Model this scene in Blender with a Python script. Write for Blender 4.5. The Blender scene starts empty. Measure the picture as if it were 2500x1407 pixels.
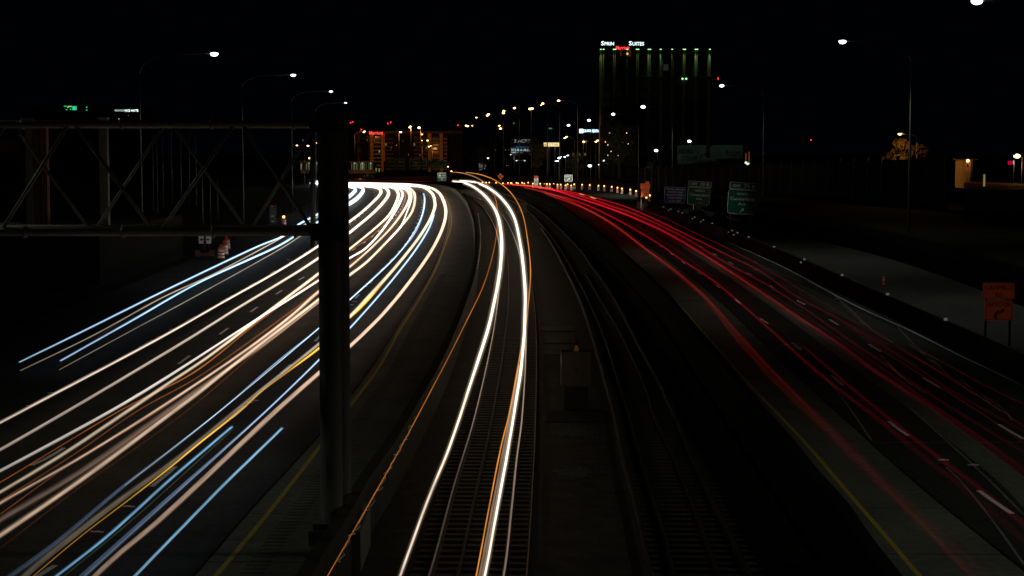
import bpy, bmesh, math, random
from mathutils import Vector, Matrix
from mathutils.geometry import tessellate_polygon
random.seed(7)
S = bpy.context.scene
COL = S.collection
R = math.radians
# ------------------------------------------------------------------ camera
CAM_Z = 9.5                      # on a road bridge, 9.5 m above the expressway
F = 4167.0                       # focal length in pixels of the 2500 px wide frame (60 mm on 36 mm)
TILT = math.atan((703.5 - 365.0) / F)
cd = bpy.data.cameras.new('camera'); cam = bpy.data.objects.new('camera', cd); COL.objects.link(cam)
cam.location = (0, 0, CAM_Z); cam.rotation_euler = (math.pi/2 - TILT, 0, 0)
cd.lens = 60.0; cd.sensor_width = 36.0; cd.clip_start = 0.5; cd.clip_end = 6000
S.camera = cam
# ------------------------------------------------------------------ night sky
W = bpy.data.worlds.new('World'); S.world = W; W.use_nodes = True
bg = W.node_tree.nodes['Background']
bg.inputs[0].default_value = (0.30, 0.50, 1.0, 1); bg.inputs[1].default_value = 0.0008
S.view_settings.view_transform = 'Standard'; S.view_settings.look = 'None'
S.view_settings.exposure = 0; S.view_settings.gamma = 1
S.cycles.transparent_max_bounces = 64
S.cycles.max_bounces = 4
S.cycles.sample_clamp_indirect = 1.0

# ------------------------------------------------------------------ helpers
ct, st = math.cos(TILT), math.sin(TILT)
def ray(px, py):
    u = (px - 1250.0) / F; v = (703.5 - py) / F
    return Vector((u, ct + v*st, -st + v*ct))
def G(px, py, z=0.0):            # point seen at a pixel and lying at height z
    d = ray(px, py); k = (z - CAM_Z) / d.z
    return Vector((d.x*k, d.y*k, z))
def P(px, py, Y):                # point seen at a pixel at ground distance Y
    d = ray(px, py); k = Y / d.y
    return Vector((d.x*k, Y, CAM_Z + d.z*k))
def m_per_px(p):
    return (p.y*ct - (p.z - CAM_Z)*st) / F

def link(o, parent=None):
    COL.objects.link(o)
    if parent: o.parent = parent
    return o
def tag(o, label=None, cat=None, group=None, kind=None):
    if label: o['label'] = label
    if cat: o['category'] = cat
    if group: o['group'] = group
    if kind: o['kind'] = kind
    return o
def thing(name, label, cat, loc=(0,0,0), rz=0.0, group=None, ry=0.0):
    o = bpy.data.objects.new(name, None); o.empty_display_size = .3
    o.location = loc; o.rotation_euler = (0, ry, rz)
    link(o); return tag(o, label, cat, group)
def copy_tree(o, label, loc, rz=None, parent=None):
    c = o.copy(); COL.objects.link(c)
    if parent: c.parent = parent
    else:
        c.location = loc
        if rz is not None: c.rotation_euler.z = rz
        c['label'] = label
    for ch in list(o.children): copy_tree(ch, None, None, None, c)
    return c
class MB:
    def __init__(s): s.v = []; s.f = []; s.sm = []
    def add(s, vs, fs, smooth=False):
        b = len(s.v); s.v += [tuple(v) for v in vs]
        s.f += [tuple(b+i for i in f) for f in fs]; s.sm += [smooth]*len(fs); return s
    def box(s, x0, x1, y0, y1, z0, z1):
        return s.add([(x0,y0,z0),(x1,y0,z0),(x1,y1,z0),(x0,y1,z0),(x0,y0,z1),(x1,y0,z1),(x1,y1,z1),(x0,y1,z1)],
              [(0,3,2,1),(4,5,6,7),(0,1,5,4),(1,2,6,5),(2,3,7,6),(3,0,4,7)])
    def tube(s, pts, rad, n=8, cap=True, smooth=True):
        pts = [Vector(p) for p in pts]; N = len(pts)
        if not hasattr(rad, '__len__'): rad = [rad]*N
        vs = []; up = None
        for i, p in enumerate(pts):
            t = (pts[min(i+1,N-1)] - pts[max(i-1,0)]).normalized()
            ref = Vector((0,0,1)) if abs(t.z) < .9 else Vector((0,1,0))
            a = t.cross(ref).normalized(); b = t.cross(a).normalized()
            for k in range(n):
                w = 2*math.pi*k/n
                vs.append(p + (a*math.cos(w) + b*math.sin(w))*rad[i])
        fs = [(i*n+k, i*n+(k+1)%n, (i+1)*n+(k+1)%n, (i+1)*n+k) for i in range(N-1) for k in range(n)]
        s.add(vs, fs, smooth)
        if cap:
            b0 = len(s.v) - N*n
            s.f.append(tuple(b0+k for k in reversed(range(n)))); s.sm.append(False)
            s.f.append(tuple(b0+(N-1)*n+k for k in range(n))); s.sm.append(False)
        return s
    def lathe(s, prof, n=16, c=(0,0,0), smooth=True):
        N = len(prof); vs = []
        for r, z in prof:
            for k in range(n):
                w = 2*math.pi*k/n; vs.append((c[0]+r*math.cos(w), c[1]+r*math.sin(w), c[2]+z))
        fs = [(i*n+k, i*n+(k+1)%n, (i+1)*n+(k+1)%n, (i+1)*n+k) for i in range(N-1) for k in range(n)]
        return s.add(vs, fs, smooth)
    def ball(s, c, rx, ry, rz, n=10, m=6):
        prof = []
        vs = []
        for i in range(m+1):
            a = -math.pi/2 + math.pi*i/m
            for k in range(n):
                w = 2*math.pi*k/n
                vs.append((c[0]+rx*math.cos(a)*math.cos(w), c[1]+ry*math.cos(a)*math.sin(w), c[2]+rz*math.sin(a)))
        return s.add(vs, [(i*n+k, i*n+(k+1)%n, (i+1)*n+(k+1)%n, (i+1)*n+k) for i in range(m) for k in range(n)], True)
    def poly(s, pts):            # flat polygon, any outline
        tris = tessellate_polygon([[Vector(p) for p in pts]])
        fs = []
        for a, b, c in tris:
            pa, pb, pc = Vector(pts[a]), Vector(pts[b]), Vector(pts[c])
            nz = (pb-pa).cross(pc-pa).z
            fs.append((a,b,c) if nz >= 0 else (a,c,b))
        return s.add(pts, fs)
    def mesh(s, name):
        me = bpy.data.meshes.new(name); me.from_pydata(s.v, [], s.f)
        me.polygons.foreach_set('use_smooth', s.sm); me.update(); return me
    def build(s, name, mat, parent=None, loc=None, kind=None):
        me = s.mesh(name); me.materials.append(mat)
        o = bpy.data.objects.new(name, me); link(o, parent)
        if loc is not None: o.location = loc
        if kind: o['kind'] = kind
        return o
def inst(src, parent, loc, rot=(0,0,0), name=None):
    o = bpy.data.objects.new(name or src.name.split('.')[0], src.data); link(o, parent)
    o.location = loc; o.rotation_euler = rot; return o

def catmull(pts, step=14.0):
    """pts: tuples of any length (x, y, ...). returns denser list."""
    out = []; n = len(pts)
    for i in range(n-1):
        p0 = pts[max(i-1,0)]; p1 = pts[i]; p2 = pts[i+1]; p3 = pts[min(i+2,n-1)]
        d = [max(math.dist(a[:2], b[:2]), 1e-3)**.5 for a, b in ((p0,p1),(p1,p2),(p2,p3))]
        L = math.dist(p1[:2], p2[:2]); k = max(2, int(L/step)+1)
        for j in range(k):
            t = j/k
            # non-uniform (centripetal) Hermite tangents
            def tan(a, b, c, da, db):
                if i == 0 and a == b: return None
                return None
            row = []
            for q in range(len(p1)):
                v01 = (p1[q]-p0[q])/d[0] if i > 0 else None
                v12 = (p2[q]-p1[q])/d[1]
                v23 = (p3[q]-p2[q])/d[2] if i < n-2 else None
                m1 = v12*d[1] if v01 is None else d[1]*(v01 - (p2[q]-p0[q])/(d[0]+d[1]) + v12)
                m2 = v12*d[1] if v23 is None else d[1]*(v12 - (p3[q]-p1[q])/(d[1]+d[2]) + v23)
                h00 = 2*t**3-3*t**2+1; h10 = t**3-2*t**2+t; h01 = -2*t**3+3*t**2; h11 = t**3-t**2
                row.append(h00*p1[q]+h10*m1+h01*p2[q]+h11*m2)
            out.append(tuple(row))
    out.append(tuple(pts[-1])); return out
def gline(pts, z=0.0, step=14.0):
    return [G(p[0], p[1], z) for p in catmull(pts, step)]
def resample(pl, step):
    out = [pl[0].copy()]; acc = 0.0
    for a, b in zip(pl, pl[1:]):
        L = (b-a).length; 
        if L < 1e-6: continue
        t = step - acc
        while t <= L:
            out.append(a + (b-a)*(t/L)); t += step
        acc = L - (t - step)
    return out
def offset(pl, d):               # sideways offset in plan, + = to the right of travel
    out = []
    for i, p in enumerate(pl):
        t = pl[min(i+1,len(pl)-1)] - pl[max(i-1,0)]; t.z = 0; t.normalize()
        out.append(p + Vector((t.y, -t.x, 0))*d)
    return out
def ribbon(mb, pl, w0, w1, z):   # flat strip between offsets w0 < w1
    a = offset(pl, w0); b = offset(pl, w1)
    vs = []
    for p, q in zip(a, b): vs += [(p.x,p.y,z), (q.x,q.y,z)]
    mb.add(vs, [(2*i, 2*i+1, 2*i+3, 2*i+2) for i in range(len(pl)-1)]); return mb
def sweep(mb, pl, prof, closed=True):   # prof: (side, z) pairs swept along the plan line
    vs = []; n = len(prof)
    for i, p in enumerate(pl):
        t = pl[min(i+1,len(pl)-1)] - pl[max(i-1,0)]; t.z = 0; t.normalize()
        s = Vector((t.y, -t.x, 0))
        for a, z in prof:
            q = p + s*a; vs.append((q.x, q.y, z))
    m = n if closed else n-1
    fs = [(i*n+k, i*n+(k+1)%n, (i+1)*n+(k+1)%n, (i+1)*n+k) for i in range(len(pl)-1) for k in range(m)]
    fs.append(tuple(range(n))); fs.append(tuple((len(pl)-1)*n+k for k in reversed(range(n))))
    mb.add(vs, fs); return mb

# ------------------------------------------------------------------ materials
MAT = {}
def new_mat(name):
    m = bpy.data.materials.new(name); m.use_nodes = True; MAT[name] = m
    nt = m.node_tree; return m, nt, nt.nodes['Principled BSDF']
def pbr(name, col, rough=.7, metal=0.0, noise=None, amt=.25, bump=0.0, bscale=None, spec=.5):
    m, nt, b = new_mat(name)
    b.inputs['Roughness'].default_value = rough; b.inputs['Metallic'].default_value = metal
    b.inputs['Specular IOR Level'].default_value = spec
    if noise:
        tc = nt.nodes.new('ShaderNodeNewGeometry')
        n1 = nt.nodes.new('ShaderNodeTexNoise'); n1.inputs['Scale'].default_value = noise; n1.inputs['Detail'].default_value = 6
        nt.links.new(tc.outputs['Position'], n1.inputs['Vector'])
        n2 = nt.nodes.new('ShaderNodeTexNoise'); n2.inputs['Scale'].default_value = noise*11; n2.inputs['Detail'].default_value = 4
        nt.links.new(tc.outputs['Position'], n2.inputs['Vector'])
        mx = nt.nodes.new('ShaderNodeMath'); mx.operation = 'ADD'
        nt.links.new(n1.outputs['Fac'], mx.inputs[0]); nt.links.new(n2.outputs['Fac'], mx.inputs[1])
        mr = nt.nodes.new('ShaderNodeMapRange'); mr.inputs[1].default_value = .6; mr.inputs[2].default_value = 1.4
        mr.inputs[3].default_value = 1-amt; mr.inputs[4].default_value = 1+amt
        nt.links.new(mx.outputs[0], mr.inputs[0])
        vm = nt.nodes.new('ShaderNodeVectorMath'); vm.operation = 'SCALE'
        vm.inputs[0].default_value = col; nt.links.new(mr.outputs[0], vm.inputs['Scale'])
        nt.links.new(vm.outputs[0], b.inputs['Base Color'])
        if bump:
            bn = nt.nodes.new('ShaderNodeBump'); bn.inputs['Strength'].default_value = bump; bn.inputs['Distance'].default_value = .02
            n3 = nt.nodes.new('ShaderNodeTexNoise'); n3.inputs['Scale'].default_value = bscale or 20; n3.inputs['Detail'].default_value = 5
            nt.links.new(tc.outputs['Position'], n3.inputs['Vector'])
            nt.links.new(n3.outputs['Fac'], bn.inputs['Height']); nt.links.new(bn.outputs[0], b.inputs['Normal'])
    else:
        b.inputs['Base Color'].default_value = (*col, 1)
    return m
def emit(name, col, s=1.0, sample=False):
    m = bpy.data.materials.new(name); m.use_nodes = True; MAT[name] = m
    nt = m.node_tree; nt.nodes.clear()
    e = nt.nodes.new('ShaderNodeEmission'); e.inputs[0].default_value = (*col, 1); e.inputs[1].default_value = s
    o = nt.nodes.new('ShaderNodeOutputMaterial'); nt.links.new(e.outputs[0], o.inputs[0])
    if not sample: m.cycles.emission_sampling = 'NONE'
    return m
pbr('asphalt', (.040,.041,.037), .8, noise=.35, amt=.55, bump=.25, bscale=30, spec=.12)
pbr('asphalt_ramp', (.052,.053,.045), .9, noise=.12, amt=.6, bump=.2, bscale=25)
pbr('concrete_road', (.135,.138,.105), .85, noise=.3, amt=.5, bump=.2, bscale=18)
pbr('concrete', (.16,.16,.13), .85, noise=.8, amt=.3, bump=.3, bscale=12)
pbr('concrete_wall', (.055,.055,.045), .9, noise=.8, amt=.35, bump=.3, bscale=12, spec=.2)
pbr('concrete_unlit', (.012,.012,.011), .98, noise=.5, amt=.4, spec=.05)  # near-black base: the walls' unlit side put into the colour
pbr('concrete_dark', (.022,.022,.02), .95, spec=.1, noise=.6, amt=.4, bump=.3, bscale=12)
pbr('ballast', (.052,.045,.036), .98, spec=.1, noise=2.2, amt=.55, bump=1.0, bscale=14)
pbr('gravel_pale', (.09,.088,.075), .95, noise=3.0, amt=.6, bump=1.0, bscale=16)
pbr('grass', (.014,.016,.010), .98, spec=.05, noise=.15, amt=.6, bump=.6, bscale=6)
pbr('dirt', (.045,.04,.032), .95, noise=.5, amt=.5, bump=.8, bscale=5)
pbr('paint_white', (.80,.81,.76), .6, noise=6, amt=.35)
pbr('paint_yellow', (.60,.45,.05), .6, noise=4, amt=.3)
pbr('groove', (.10,.10,.08), .95, spec=.1)
pbr('sealant', (.006,.006,.006), .95, spec=.1)
pbr('joint_shine', (.20,.20,.18), .5)
pbr('tar', (.22,.22,.20), .4, noise=1.3, amt=.9)  # pale because the shine of wet seams is put into the colour
pbr('rail_steel', (.62,.54,.46), .30, 1.0, noise=1.5, amt=.2)
pbr('rail_rust', (.035,.022,.015), .7, .2, noise=3, amt=.3)
pbr('tie_wood', (.042,.036,.028), .85, noise=4, amt=.4)
pbr('galvanised', (.085,.09,.075), .6, .2, noise=1.2, amt=.2)
pbr('gantry_steel', (.62,.62,.48), .42, .1, noise=1.2, amt=.25)
pbr('column_steel', (.12,.12,.10), .7, .0, noise=1.2, amt=.25)
pbr('dark_metal', (.03,.03,.03), .5, .3)
pbr('rust_steel', (.14,.045,.025), .75, noise=1, amt=.3)
pbr('sign_green', (.0,.13,.10), .45)
pbr('sign_blue', (.0,.05,.30), .45)
pbr('sign_orange', (.85,.12,.008), .7)
pbr('sign_white', (.80,.80,.76), .5)
pbr('sign_black', (.012,.012,.012), .5)
pbr('drum_orange', (.80,.10,.015), .45)
pbr('rubber', (.02,.02,.02), .8)
pbr('machine_orange', (.50,.07,.02), .5)
pbr('leaf', (.06,.075,.02), .7)
pbr('leaf_dry', (.14,.09,.02), .7)
pbr('bark', (.06,.045,.03), .9)
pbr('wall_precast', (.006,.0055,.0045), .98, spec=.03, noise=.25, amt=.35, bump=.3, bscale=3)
pbr('pier_tan', (.62,.40,.22), .9, noise=.3, amt=.2)
pbr('facade', (.13,.09,.06), .9, noise=.1, amt=.3)
pbr('facade_dark', (.022,.02,.018), .95, spec=.1, noise=.1, amt=.3)
pbr('facade_tan', (.42,.30,.18), .9, noise=.3, amt=.2)
pbr('glass_dark', (.01,.012,.014), .15)
pbr('board_print', (.10,.24,.19), .6)
pbr('board_blue', (.03,.14,.30), .5)
pbr('steel_white', (.6,.6,.55), .5)
pbr('pole_brown', (.12,.10,.075), .7)
pbr('cabinet_tan', (.10,.075,.055), .6, noise=2, amt=.2)
# swept lamps: thin glowing tubes, their colour and power stored along their length
m = bpy.data.materials.new('glow_trail'); m.use_nodes = True; MAT['glow_trail'] = m
nt = m.node_tree; nt.nodes.clear()
at = nt.nodes.new('ShaderNodeAttribute'); at.attribute_name = 'glow'
ge = nt.nodes.new('ShaderNodeNewGeometry')
dt = nt.nodes.new('ShaderNodeVectorMath'); dt.operation = 'DOT_PRODUCT'
ax = nt.nodes.new('ShaderNodeAttribute'); ax.attribute_name = 'axis'      # direction the lamp moved in
pr_ = nt.nodes.new('ShaderNodeVectorMath'); pr_.operation = 'PROJECT'
nt.links.new(ge.outputs['Incoming'], pr_.inputs[0]); nt.links.new(ax.outputs['Vector'], pr_.inputs[1])
sb = nt.nodes.new('ShaderNodeVectorMath'); sb.operation = 'SUBTRACT'
nt.links.new(ge.outputs['Incoming'], sb.inputs[0]); nt.links.new(pr_.outputs[0], sb.inputs[1])
nz = nt.nodes.new('ShaderNodeVectorMath'); nz.operation = 'NORMALIZE'; nt.links.new(sb.outputs[0], nz.inputs[0])
nt.links.new(ge.outputs['Normal'], dt.inputs[0]); nt.links.new(nz.outputs[0], dt.inputs[1])
pw = nt.nodes.new('ShaderNodeMath'); pw.operation = 'POWER'; pw.inputs[1].default_value = 1.6; pw.use_clamp = True
nt.links.new(dt.outputs['Value'], pw.inputs[0])
inv = nt.nodes.new('ShaderNodeMath'); inv.operation = 'SUBTRACT'; inv.inputs[0].default_value = 1
nt.links.new(ge.outputs['Backfacing'], inv.inputs[1])
mu = nt.nodes.new('ShaderNodeMath'); mu.operation = 'MULTIPLY'
nt.links.new(pw.outputs[0], mu.inputs[0]); nt.links.new(inv.outputs[0], mu.inputs[1])
e = nt.nodes.new('ShaderNodeEmission'); nt.links.new(at.outputs['Color'], e.inputs[0]); nt.links.new(mu.outputs[0], e.inputs[1])
tr = nt.nodes.new('ShaderNodeBsdfTransparent'); ad = nt.nodes.new('ShaderNodeAddShader')
nt.links.new(e.outputs[0], ad.inputs[0]); nt.links.new(tr.outputs[0], ad.inputs[1])
ou = nt.nodes.new('ShaderNodeOutputMaterial'); nt.links.new(ad.outputs[0], ou.inputs[0])
m.cycles.emission_sampling = 'FRONT'

emit('lamp_white', (.86,.97,1.0), 5); emit('lamp_amber', (1.0,.62,.28), 6); emit('lamp_orange', (1.0,.52,.18), 9)
emit('beacon_red', (1.0,.03,.04), 1.6); emit('lamp_drum', (1.0,.50,.12), 3.5); emit('beacon_green', (.0,.35,.16), .8)
emit('neon_red', (1.0,.05,.045), 2.0); emit('neon_white', (.75,1.0,.92), 1.9); emit('neon_blue', (.55,.85,1.0), 3.0)
emit('neon_teal', (.02,.75,.35), .9); emit('neon_lime', (.45,.9,.08), .9)
emit('window_warm', (1.0,.62,.18), .35); emit('window_dim', (.75,.62,.22), .12); emit('window_white', (.7,1.0,.75), 1.0)
emit('window_amber', (1.0,.30,.04), .035); emit('box_cream', (1.0,.82,.42), 1.0); emit('box_letters', (.75,.30,.03), .9)
emit('print_grey', (.22,.24,.26), .9); emit('print_white', (.55,.72,.68), .9)
emit('floor_glow', (.45,.48,.40), .03); emit('window_yellow', (1.0,.75,.10), .9); emit('lens_green', (.45,1.0,.45), 1.5)

LAMP_GAIN = {'POINT': .13, 'SPOT': 1.0}
def lamp_light(kind, loc, energy, col, parent=None, size=.3, rot=None, angle=None, blend=.3, dist=None):
    l = bpy.data.lights.new('lamp_light', kind); l.energy = energy*LAMP_GAIN[kind]; l.color = col
    if kind in ('POINT','SPOT'): l.shadow_soft_size = size
    if kind == 'SPOT': l.spot_size = R(angle); l.spot_blend = blend
    o = bpy.data.objects.new('lamp_light', l); link(o, parent); o.location = loc
    if rot: o.rotation_euler = rot
    return o
_txt = {}
def text_mesh(body, depth=.02):
    if (body, depth) in _txt: return _txt[(body, depth)]
    c = bpy.data.curves.new('lettering', 'FONT'); c.body = body; c.size = 1; c.extrude = depth
    c.align_x = 'CENTER'; c.align_y = 'CENTER'; c.resolution_u = 2; c.offset = .012
    o = bpy.data.objects.new('lettering', c); COL.objects.link(o)
    dg = bpy.context.evaluated_depsgraph_get(); dg.update()
    me = bpy.data.meshes.new_from_object(o.evaluated_get(dg)); bpy.data.objects.remove(o)
    xs = [v.co.x for v in me.vertices]; ys = [v.co.y for v in me.vertices]
    w, h = max(xs)-min(xs), max(ys)-min(ys); cx, cy = (max(xs)+min(xs))/2, (max(ys)+min(ys))/2
    # stand the letters up (x right, z up, facing -y), normalised to a 1 x 1 box
    for v in me.vertices:
        x, y, z = v.co; v.co = ((x-cx)/w, -z, (y-cy)/h)
    _txt[(body, depth)] = me; return me
def lettering(body, mat, parent, x, z, w, h, y=-.03, name='lettering'):
    me = text_mesh(body).copy(); me.materials.clear(); me.materials.append(MAT[mat])
    o = bpy.data.objects.new(name, me); link(o, parent); o.location = (x, y, z); o.scale = (w, 1, h); return o
def plate(mb, w, h, t=.03, x=0, z=0, r=0.0):
    if r <= 0: return mb.box(x-w/2, x+w/2, -t/2, t/2, z-h/2, z+h/2)
    pts = []
    for cx, cz, a0 in ((1,1,0),(-1,1,90),(-1,-1,180),(1,-1,270)):
        for k in range(4):
            a = R(a0+30*k); pts.append((x+cx*(w/2-r)+r*math.cos(a), z+cz*(h/2-r)+r*math.sin(a)))
    n = len(pts)
    mb.add([(a,-t/2,b) for a,b in pts]+[(a,t/2,b) for a,b in pts],
       [tuple(reversed(range(n))), tuple(range(n,2*n))]+[(k,(k+1)%n,n+(k+1)%n,n+k) for k in range(n)])
    return mb
def arrow(mb, x, z, s, ang, y=-.025):   # flat arrow, unit length s
    pts = [(-.5,-.1),(.1,-.1),(.02,-.32),(.5,0),(.02,.32),(.1,.1),(-.5,.1)]
    c, q = math.cos(ang), math.sin(ang)
    P2 = [(x+s*(a*c-b*q), z+s*(a*q+b*c)) for a,b in pts]; n = 7
    vs = [(a,y,b) for a,b in P2]+[(a,y+.015,b) for a,b in P2]
    tris = [(0,1,5),(0,5,6),(1,2,3),(1,3,5),(3,4,5)]
    mb.add(vs, tris+[(k,(k+1)%n,n+(k+1)%n,n+k) for k in range(n)]); return mb
# ================================================================== SETTING
L_WALL = [(640,1500),(715,1407),(743,1362),(822,1244),(862,1178),(940,1070),(1000,975),(1049,895),(1094,807),(1120,745),(1145,678),
          (1157,622),(1159,575),(1153,530),(1138,492),(1112,463),(1085,453.5),(1000,446.5),(850,441.5),(600,438)]
R_WALL = [(2190,1440),(2084,1298),(2042,1233),(1971,1150),(1900,1060),(1800,942.6),(1759,888),(1699,816),(1662,768),(1612,708),(1540,638),
          (1467,575),(1383,512),(1334,477),(1290,462.5),(1250,455),(1200,449.5),(1110,445),(1000,441.5),(850,438)]
L_EDGE = [(-260,880),(0,805),(160,747),(272,712),(368,674),(448,641),(560,590),(706,520),(780,487),(836,467),(846,462),(800,459.5),(700,458),(400,456)]
PLW = gline(L_WALL, .85); PRW = gline(R_WALL, 1.1); PLE = gline(L_EDGE, 0, 20)
def flat(pl, z): return [Vector((p.x, p.y, z)) for p in pl]
# base ground out to the horizon
MB().poly([(-3000,-60,-1.2),(3000,-60,-1.2),(3000,3000,-1.2),(-3000,3000,-1.2)]).build('ground', MAT['grass'], kind='structure')
# near corners so the roads run on underneath the viewer's bridge
a0 = PLW[0]; r0 = PRW[0]
left_poly = [Vector((a0.x-3.5, 6, 0)), ] + flat(offset(PLW, .2), 0) + list(reversed(flat(PLE, 0))) + [Vector((-60, 20, 0)), Vector((-40, 6, 0))]
MB().poly(left_poly).build('left_road', MAT['asphalt'], kind='structure')
verge = flat(PLE, -.02) + [Vector((-420, 400, -.02)), Vector((-420, 6, -.02)), Vector((-40, 6, -.02)), Vector((-60, 20, -.02))]
MB().poly(verge).build('grass_verge', MAT['grass'], kind='structure')
bed = [Vector((-8, 6, -.66))] + flat(offset(PLW, .2), -.66) + list(reversed(flat(offset(PRW, -.2), -.66))) + [Vector((12, 6, -.66))]
MB().poly(bed).build('track_bed', MAT['ballast'], kind='structure')
right_poly = flat(offset(PRW, .1), 0) + [Vector((-100, 640, 0)), Vector((190, 640, 0)), Vector((190, 6, 0)), Vector((9.5, 6, 0))]
MB().poly(right_poly).build('right_road', MAT['asphalt'], kind='structure')

# concrete shoulders
JL = [(380,1500),(473.6,1405),(608,1249.6),(777.6,1064),(907,898),(985,775),(1049,673),(1080,600),(1091,560),(1093,520),(1080,485),(1050,464),(960,452),(850,447)]
JR = [(2560,1440),(2383,1300),(2283,1219),(2170,1121),(2084,1043),(2010,977),(1922,895),(1853,827),(1783,760),(1715.6,700),(1574,594.7),(1492,536.7),(1419,500),(1340,470),(1290,458.5),(1240,451.5)]
pjl = gline(JL, 0); pjr = gline(JR, 0)
wl = flat(offset(PLW, -.02), .004)
cut = [p for p in wl if p.y < 428 and p.x > -60]
cj = [Vector((p.x,p.y,.004)) for p in pjl if p.y < 428]
MB().poly(cut + list(reversed(cj))).build('concrete_shoulder', MAT['concrete_road'], kind='structure')
wr = [Vector((p.x,p.y,.004)) for p in offset(PRW, .36) if p.y < 400]
cj2 = [Vector((p.x,p.y,.004)) for p in pjr if p.y < 400]
MB().poly(wr + list(reversed(cj2))).build('concrete_shoulder', MAT['concrete_road'], kind='structure')
# rumble grooves in the left shoulder, cut bars
rum = MB()
yl_px = [(430,1525),(528,1406),(640,1272),(777.6,1096),(851,997),(923,901),(978,804),(1020.6,736),(1063,659),(1091.6,585),(1101.6,551),(1100,517),(1088,485),(1060,466),(980,454),(850,447.5)]
yl = gline(yl_px, 0)
for q in resample(offset(yl, .75), .38):
    if q.y < 130:
        rum.box(q.x-.26, q.x+.26, q.y-.07, q.y+.07, .004, .0075)
rum.build('rumble_strip', MAT['groove'], kind='stuff')
# transverse joints of the shoulders
for line_, w0_, w1_ in ((yl, -.5, 2.7), (gline([(2330,1500),(2245,1407),(2057,1188),(1851,962),(1711,804),(1614,700),(1516,609)], 0), -1.0, 2.6)):
    ln_ = resample(line_, 5.2)
    for a_, b_ in zip(ln_, ln_[1:]):
        if a_.y > 150: continue
        t_ = (b_-a_).normalized(); n_ = Vector((t_.y,-t_.x,0)); p_ = a_+n_*w0_; q_ = a_+n_*w1_; h_ = t_*.022
        MB().add([(p_-h_).xy[:]+(.0078,), (q_-h_).xy[:]+(.0078,), (q_+h_).xy[:]+(.0078,), (p_+h_).xy[:]+(.0078,)], [(0,1,2,3)]).build('shoulder_joint', MAT['sealant'], kind='structure')
# crack along the shoulder joint
sweep(MB(), pjl[:110], [(-.035,.008),(.035,.008),(.035,.002),(-.035,.002)]).build('joint_sealant', MAT['sealant'], kind='structure')
sweep(MB(), pjr[:110], [(-.04,.008),(.04,.008),(.04,.002),(-.04,.002)]).build('joint_sealant', MAT['sealant'], kind='structure')
# paler concrete strip between the lanes of the right road
strip = gline([(2560,1260),(2480,1180),(2340,1068),(2230,985),(2110,900),(1942,778),(1800,682),(1700,618),(1600,560)], 0)
ribbon(MB(), strip, -.45, .45, .004).build('concrete_strip', MAT['concrete_road'], kind='structure')

pool_pts = [G(x,y,.006) for x,y in ((1380,463.5),(1480,466),(1600,482),(1720,512),(1690,522),(1640,508),(1600,498.5),(1553,489.5),(1500,484),(1440,473.5))]
MB().poly(pool_pts).build('light_pool', MAT['concrete_road'], kind='structure')  # lamplight on the pavement painted as a paler patch
# painted lines
def line_mark(name, px, w, mat, z=.009):
    ribbon(MB(), gline(px, 0), -w/2, w/2, z).build(name, MAT[mat], kind='structure')
line_mark('yellow_line', yl_px, .13, 'paint_yellow')
yr_px = [(2330,1500),(2245,1407),(2152,1298),(2057,1188),(1975,1092),(1900,1012),(1851,962),(1807,914),(1711,804),(1614,700),(1516,609),(1430,547),(1350,503),(1290,476),(1240,459)]
line_mark('yellow_line', yr_px, .13, 'paint_yellow')
wr_px = [(2700,1030),(2500,942.6),(2411,900),(2368.6,881),(2226.5,810),(2084,744.5),(1914,653.5),(1800,602),(1697,558),(1600,519),(1500,487),(1400,468)]
line_mark('white_line', wr_px, .13, 'paint_white')
def dashes(px, phase, n=60, w=.15, L=3.05, gap=12.2):
    pl = gline(px, 0); out = []
    acc = [0.0]
    for a, b in zip(pl, pl[1:]): acc.append(acc[-1] + (b-a).length)
    def atd(d):
        for i in range(len(pl)-1):
            if acc[i] <= d <= acc[i+1]:
                return pl[i] + (pl[i+1]-pl[i])*((d-acc[i])/max(1e-6, acc[i+1]-acc[i]))
        return None
    d = phase
    while d + L < acc[-1]:
        seg = [atd(d + L*k/3) for k in range(4)]
        if all(s is not None for s in seg):
            mb = ribbon(MB(), seg, -w/2, w/2, .009)
            mb.build('lane_dash', MAT['paint_white'], kind='structure')
        d += gap
def dist_to(px, target):          # arc distance at which a px line passes a pixel
    pl = gline(px, 0); t = G(*target); best = (1e9, 0); acc = 0
    for a, b in zip(pl, pl[1:]):
        if (a-t).length < best[0]: best = ((a-t).length, acc)
        acc += (b-a).length
    return best[1]
for px, first in (
    ([(-180,1120),(0,1030),(208,920),(350,843),(459,783),(544,735),(612,697),(668,664),(778,600),(850,551),(900,508),(916,480),(912,468)], (185,931)),
    ([(-200,1290),(77,1137),(128,1112),(486,853),(700,702),(873,604),(930,560),(975,515),(990,482),(985,468)], (77,1137)),
    ([(-60,1520),(96,1406),(131,1384),(392,1171),(640,955),(761,842),(858,739),(900,695),(928,665),(958,632),(1000,582),(1022,535),(1031,500),(1027,478)], (363,1193)),
    ([(2560,1318),(2471,1255),(2405,1210),(2235,1076),(2198,1052),(2087,961),(2057,940),(1979,873),(1892,805),(1825,754),(1762,707),(1717,674),(1676,646.6),(1611,600.7),(1557,567),(1480,524),(1400,487)], (2471,1255)),
    ([(2700,1165),(2500,1073),(2457,1048),(2315,960),(2276,937),(2171,872),(2064,805),(1980,753),(1902,710),(1844,678),(1784,643),(1743,620),(1650,570),(1560,526),(1470,493)], (2500,1073))):
    d = dist_to(px, first) % 12.2
    dashes(px, d)
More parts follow.
